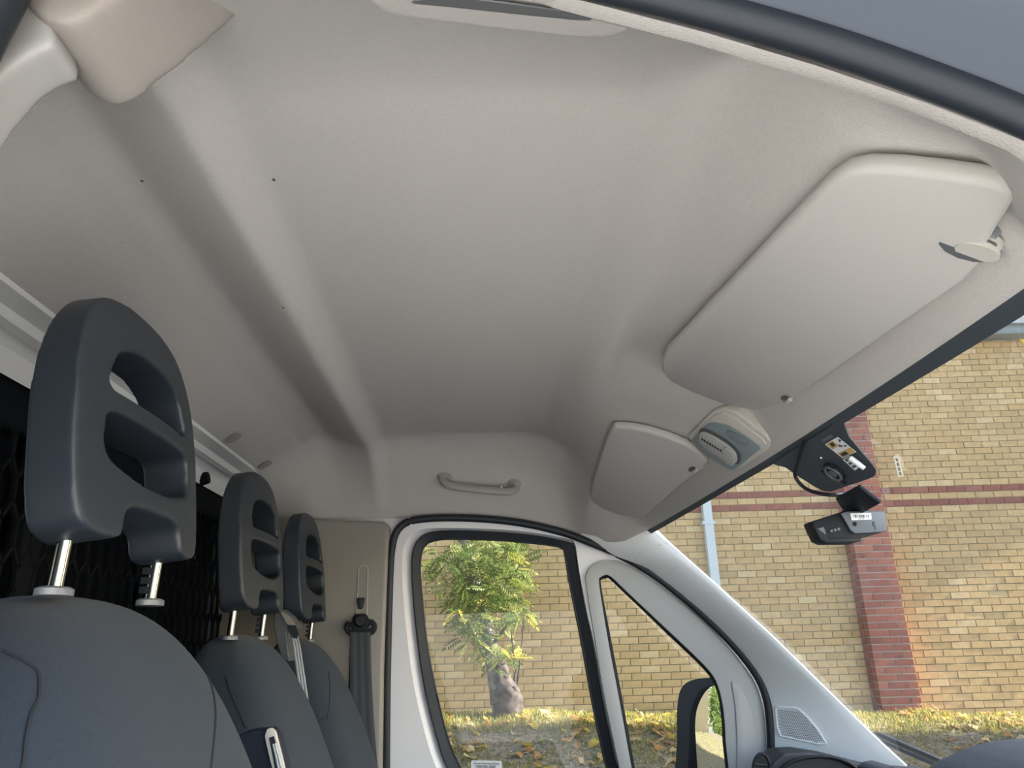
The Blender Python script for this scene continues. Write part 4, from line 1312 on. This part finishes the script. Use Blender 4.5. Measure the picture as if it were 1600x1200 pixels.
# ---- rowan tree
tree = thing('rowan_tree', 'young leafy rowan tree with a gnarled base before the brick wall', 'tree')
DT = 8.62
def tp(x, y, dd=0): return on(x, y, W(0, DT + dd, 0), WD)
tube('trunk', spline([tp(786, 1118), tp(780, 1090), tp(774, 1060), tp(768, 1020), tp(762, 985), tp(755, 955), tp(745, 915), tp(735, 878), tp(724, 840), tp(700, 780)], 4), [.12 - .065 * (k / 36) ** .5 for k in range(37)], M['bark'], tree, 10)
bole = tube('stump_bole', spline([tp(797, 1122, -.05), tp(794, 1092, -.05), tp(786, 1068, -.02), tp(778, 1040, 0), tp(774, 1010, .02)], 6), [.17 - .115 * (k / 24) ** 1.2 for k in range(25)], M['bark_red'], tree, 20)
for v in bole.data.vertices:
    q = v.co
    w = math.atan2(q.y - 8.6, q.x)
    v.co += (q - tp(790, proj(q)[1], 0)).normalized() * (.010 * math.sin(q.z * 31 + q.x * 23) + .014 * math.sin(q.x * 67 + q.z * 9) + .006 * math.sin(q.z * 83))
tube('burr', [tp(772, 1078, -.10), tp(776, 1100, -.12)], [.05, .07], M['bark_red'], tree, 8)
tube('burr', [tp(803, 1072, -.10), tp(806, 1092, -.10)], [.03, .06], M['bark_red'], tree, 8)
for pts in [[(800, 1088), (806, 1075), (812, 1040), (816, 1000), (818, 965)], [(772, 1050), (776, 1010), (776, 960), (777, 900)], [(766, 1010), (790, 980), (800, 960), (806, 940)], [(745, 915), (720, 890), (690, 875)], [(757, 960), (775, 930), (800, 900), (815, 880)], [(740, 900), (770, 870), (800, 845)], [(805, 1080), (804, 1040), (800, 1000), (797, 970)]]:
    P = spline([tp(x, y, random.uniform(-.25, .2) * (i > 0)) for i, (x, y) in enumerate(pts)], 4)
    tube('branch', P, [.018 - .012 * k / (len(P) - 1) for k in range(len(P))], M['bark_red'], tree, 6)
def pinnate(k, mats):
    bm = bmesh.new()
    random.seed(80 + k)
    n = 6
    def leaflet(p, d, l):
        s = V((-d.y, d.x, 0)) * l * .24
        droop = V((0, 0, -l * .15))
        vs = [bm.verts.new(q) for q in (p, p + d * l * .45 + s, p + d * l + droop, p + d * l * .45 - s)]
        bm.faces.new(vs)
    for i in range(n):
        x = .045 + i * .026
        l = .058 * (1 - abs(i - 2.5) * .09)
        z = -.9 * x * x
        for sg in (1, -1):
            leaflet(V((x, sg * .002, z)), V((.5, sg * .86, random.uniform(-.1, .1))).normalized(), l)
    leaflet(V((.05 + n * .026 - .01, 0, -.9 * .04)), V((1, 0, -.3)).normalized(), .06)
    st = [bm.verts.new(q) for q in (V((0, .0015, 0)), V((.2, .001, -.036)), V((.2, -.001, -.036)), V((0, -.0015, 0)))]
    bm.faces.new(st)
    me = me_of(bm, 'leaf')
    me.materials.append(mats)
    return me
PL = [pinnate(k, ML[m]) for k, m in enumerate([0, 1, 2, 0, 1, 3])]
random.seed(33)
blobs = [(750, 868, 22, 18, 20), (795, 852, 28, 14, 26), (715, 870, 26, 16, 16), (690, 880, 16, 18, 10), (775, 890, 28, 22, 34), (735, 910, 26, 20, 26), (770, 930, 26, 22, 34), (725, 945, 22, 18, 20), (745, 965, 24, 16, 20), (800, 930, 24, 18, 16), (818, 960, 14, 8, 10), (740, 995, 16, 14, 12), (785, 1015, 16, 14, 14), (780, 1040, 14, 10, 5), (760, 975, 26, 14, 14), (808, 890, 16, 20, 10), (745, 830, 60, 12, 16)]
cnt = 0
for bx_, by_, rx_, ry_, n_ in blobs:
    for _ in range(n_):
        if cnt >= 298: break
        x = random.gauss(bx_, rx_ * .6); y = random.gauss(by_, ry_ * .6)
        yel = by_ > 1005
        me = PL[5] if (yel and random.random() < .5) or random.random() < .05 else random.choice(PL[:5])
        o = link('leaf', me, None, tree)
        o.location = tp(x, y, random.uniform(-.40, .30))
        s = random.uniform(.75, 1.2)
        o.scale = (s, s, s)
        o.rotation_euler = (random.choice((-1, 1)) * random.uniform(.5, 1.5), random.uniform(-.6, 1.0), random.uniform(-.9, .9) + random.choice((0, math.pi)))
        cnt += 1
# the smaller leaves between them, too many to pick apart
bmf = bmesh.new()
for bx_, by_, rx_, ry_, n_ in blobs:
    for _ in range(int(n_ * .9)):
        k = bmf.verts
        n0 = len(k)
        bmf.from_mesh(random.choice(PL[:5]))
        k.ensure_lookup_table()
        s = random.uniform(.6, 1.0)
        mtx = Matrix.Translation(tp(random.gauss(bx_, rx_ * .62), random.gauss(by_, ry_ * .62), random.uniform(-.35, .35))) @ Matrix.Rotation(random.uniform(-.9, .9) + random.choice((0, math.pi)), 4, 'Z') @ Matrix.Rotation(random.uniform(-.5, 1.0), 4, 'Y') @ Matrix.Rotation(random.choice((-1, 1)) * random.uniform(.4, 1.5), 4, 'X') @ Matrix.Scale(s, 4)
        bmesh.ops.transform(bmf, matrix=mtx, verts=k[n0:])
o = link('foliage', me_of(bmf, 'foliage'), ML[0], tree)
tag(o, kind='stuff')

# ---- what lies behind the van (in the wing mirror) and an unseen block added to shade the van
def crown(name, ctr, R, n, label):
    root = thing(name, label, 'tree')
    tube('trunk', [W(ctr[0], ctr[1], 0), W(ctr[0], ctr[1], ctr[2])], [.22, .12], M['bark'], root, 8)
    vs, fs = [], []
    for _ in range(n):
        while True:
            q = V((random.uniform(-1, 1), random.uniform(-1, 1), random.uniform(-1, 1)))
            if .35 < q.length < 1 + .15 * math.sin(q.x * 9) * math.sin(q.z * 8): break
        c = W(ctr[0], ctr[1], ctr[2]) + V((q.x * R[0], q.y * R[1], q.z * R[2]))
        u = V((random.gauss(0, 1), random.gauss(0, 1), random.gauss(0, 1))).normalized()
        w = u.orthogonal().normalized() * .11
        u *= .16
        i = len(vs)
        vs.extend([c - u, c + w, c + u, c - w]); fs.append((i, i + 1, i + 2, i + 3))
    o = from_py('foliage', vs, fs, ML[random.randrange(3)], root)
    tag(o, kind='stuff')
random.seed(9)
crown('tree', (-23.5, 7.8, 3.8), (3.0, 3.0, 3.6), 6500, 'big sunlit green tree at the end of the wall seen in the wing mirror')
crown('tree', (-26, 2.0, 3.8), (3.0, 2.6, 3.6), 4500, 'second green tree behind the van seen in the wing mirror')
sb_ = thing('shade_block', 'unseen plain block added ahead of the van to shade it from the sun', 'shade block')
tag(sb_, kind='structure')
wbox('walls', 15, 24, .1, 7.35, 0, 13, M['cladding'], sb_)
wbox('parapet', 14.95, 24.1, .08, 7.37, 13, 13.3, M['fascia'], sb_)
for k in range(3):
    for q in range(3):
        wbox('window', 14.93, 15.02, .6 + q * 2.5, 2.0 + q * 2.5, 1.4 + k * 3.2, 3.0 + k * 3.2, M['fascia'], sb_)
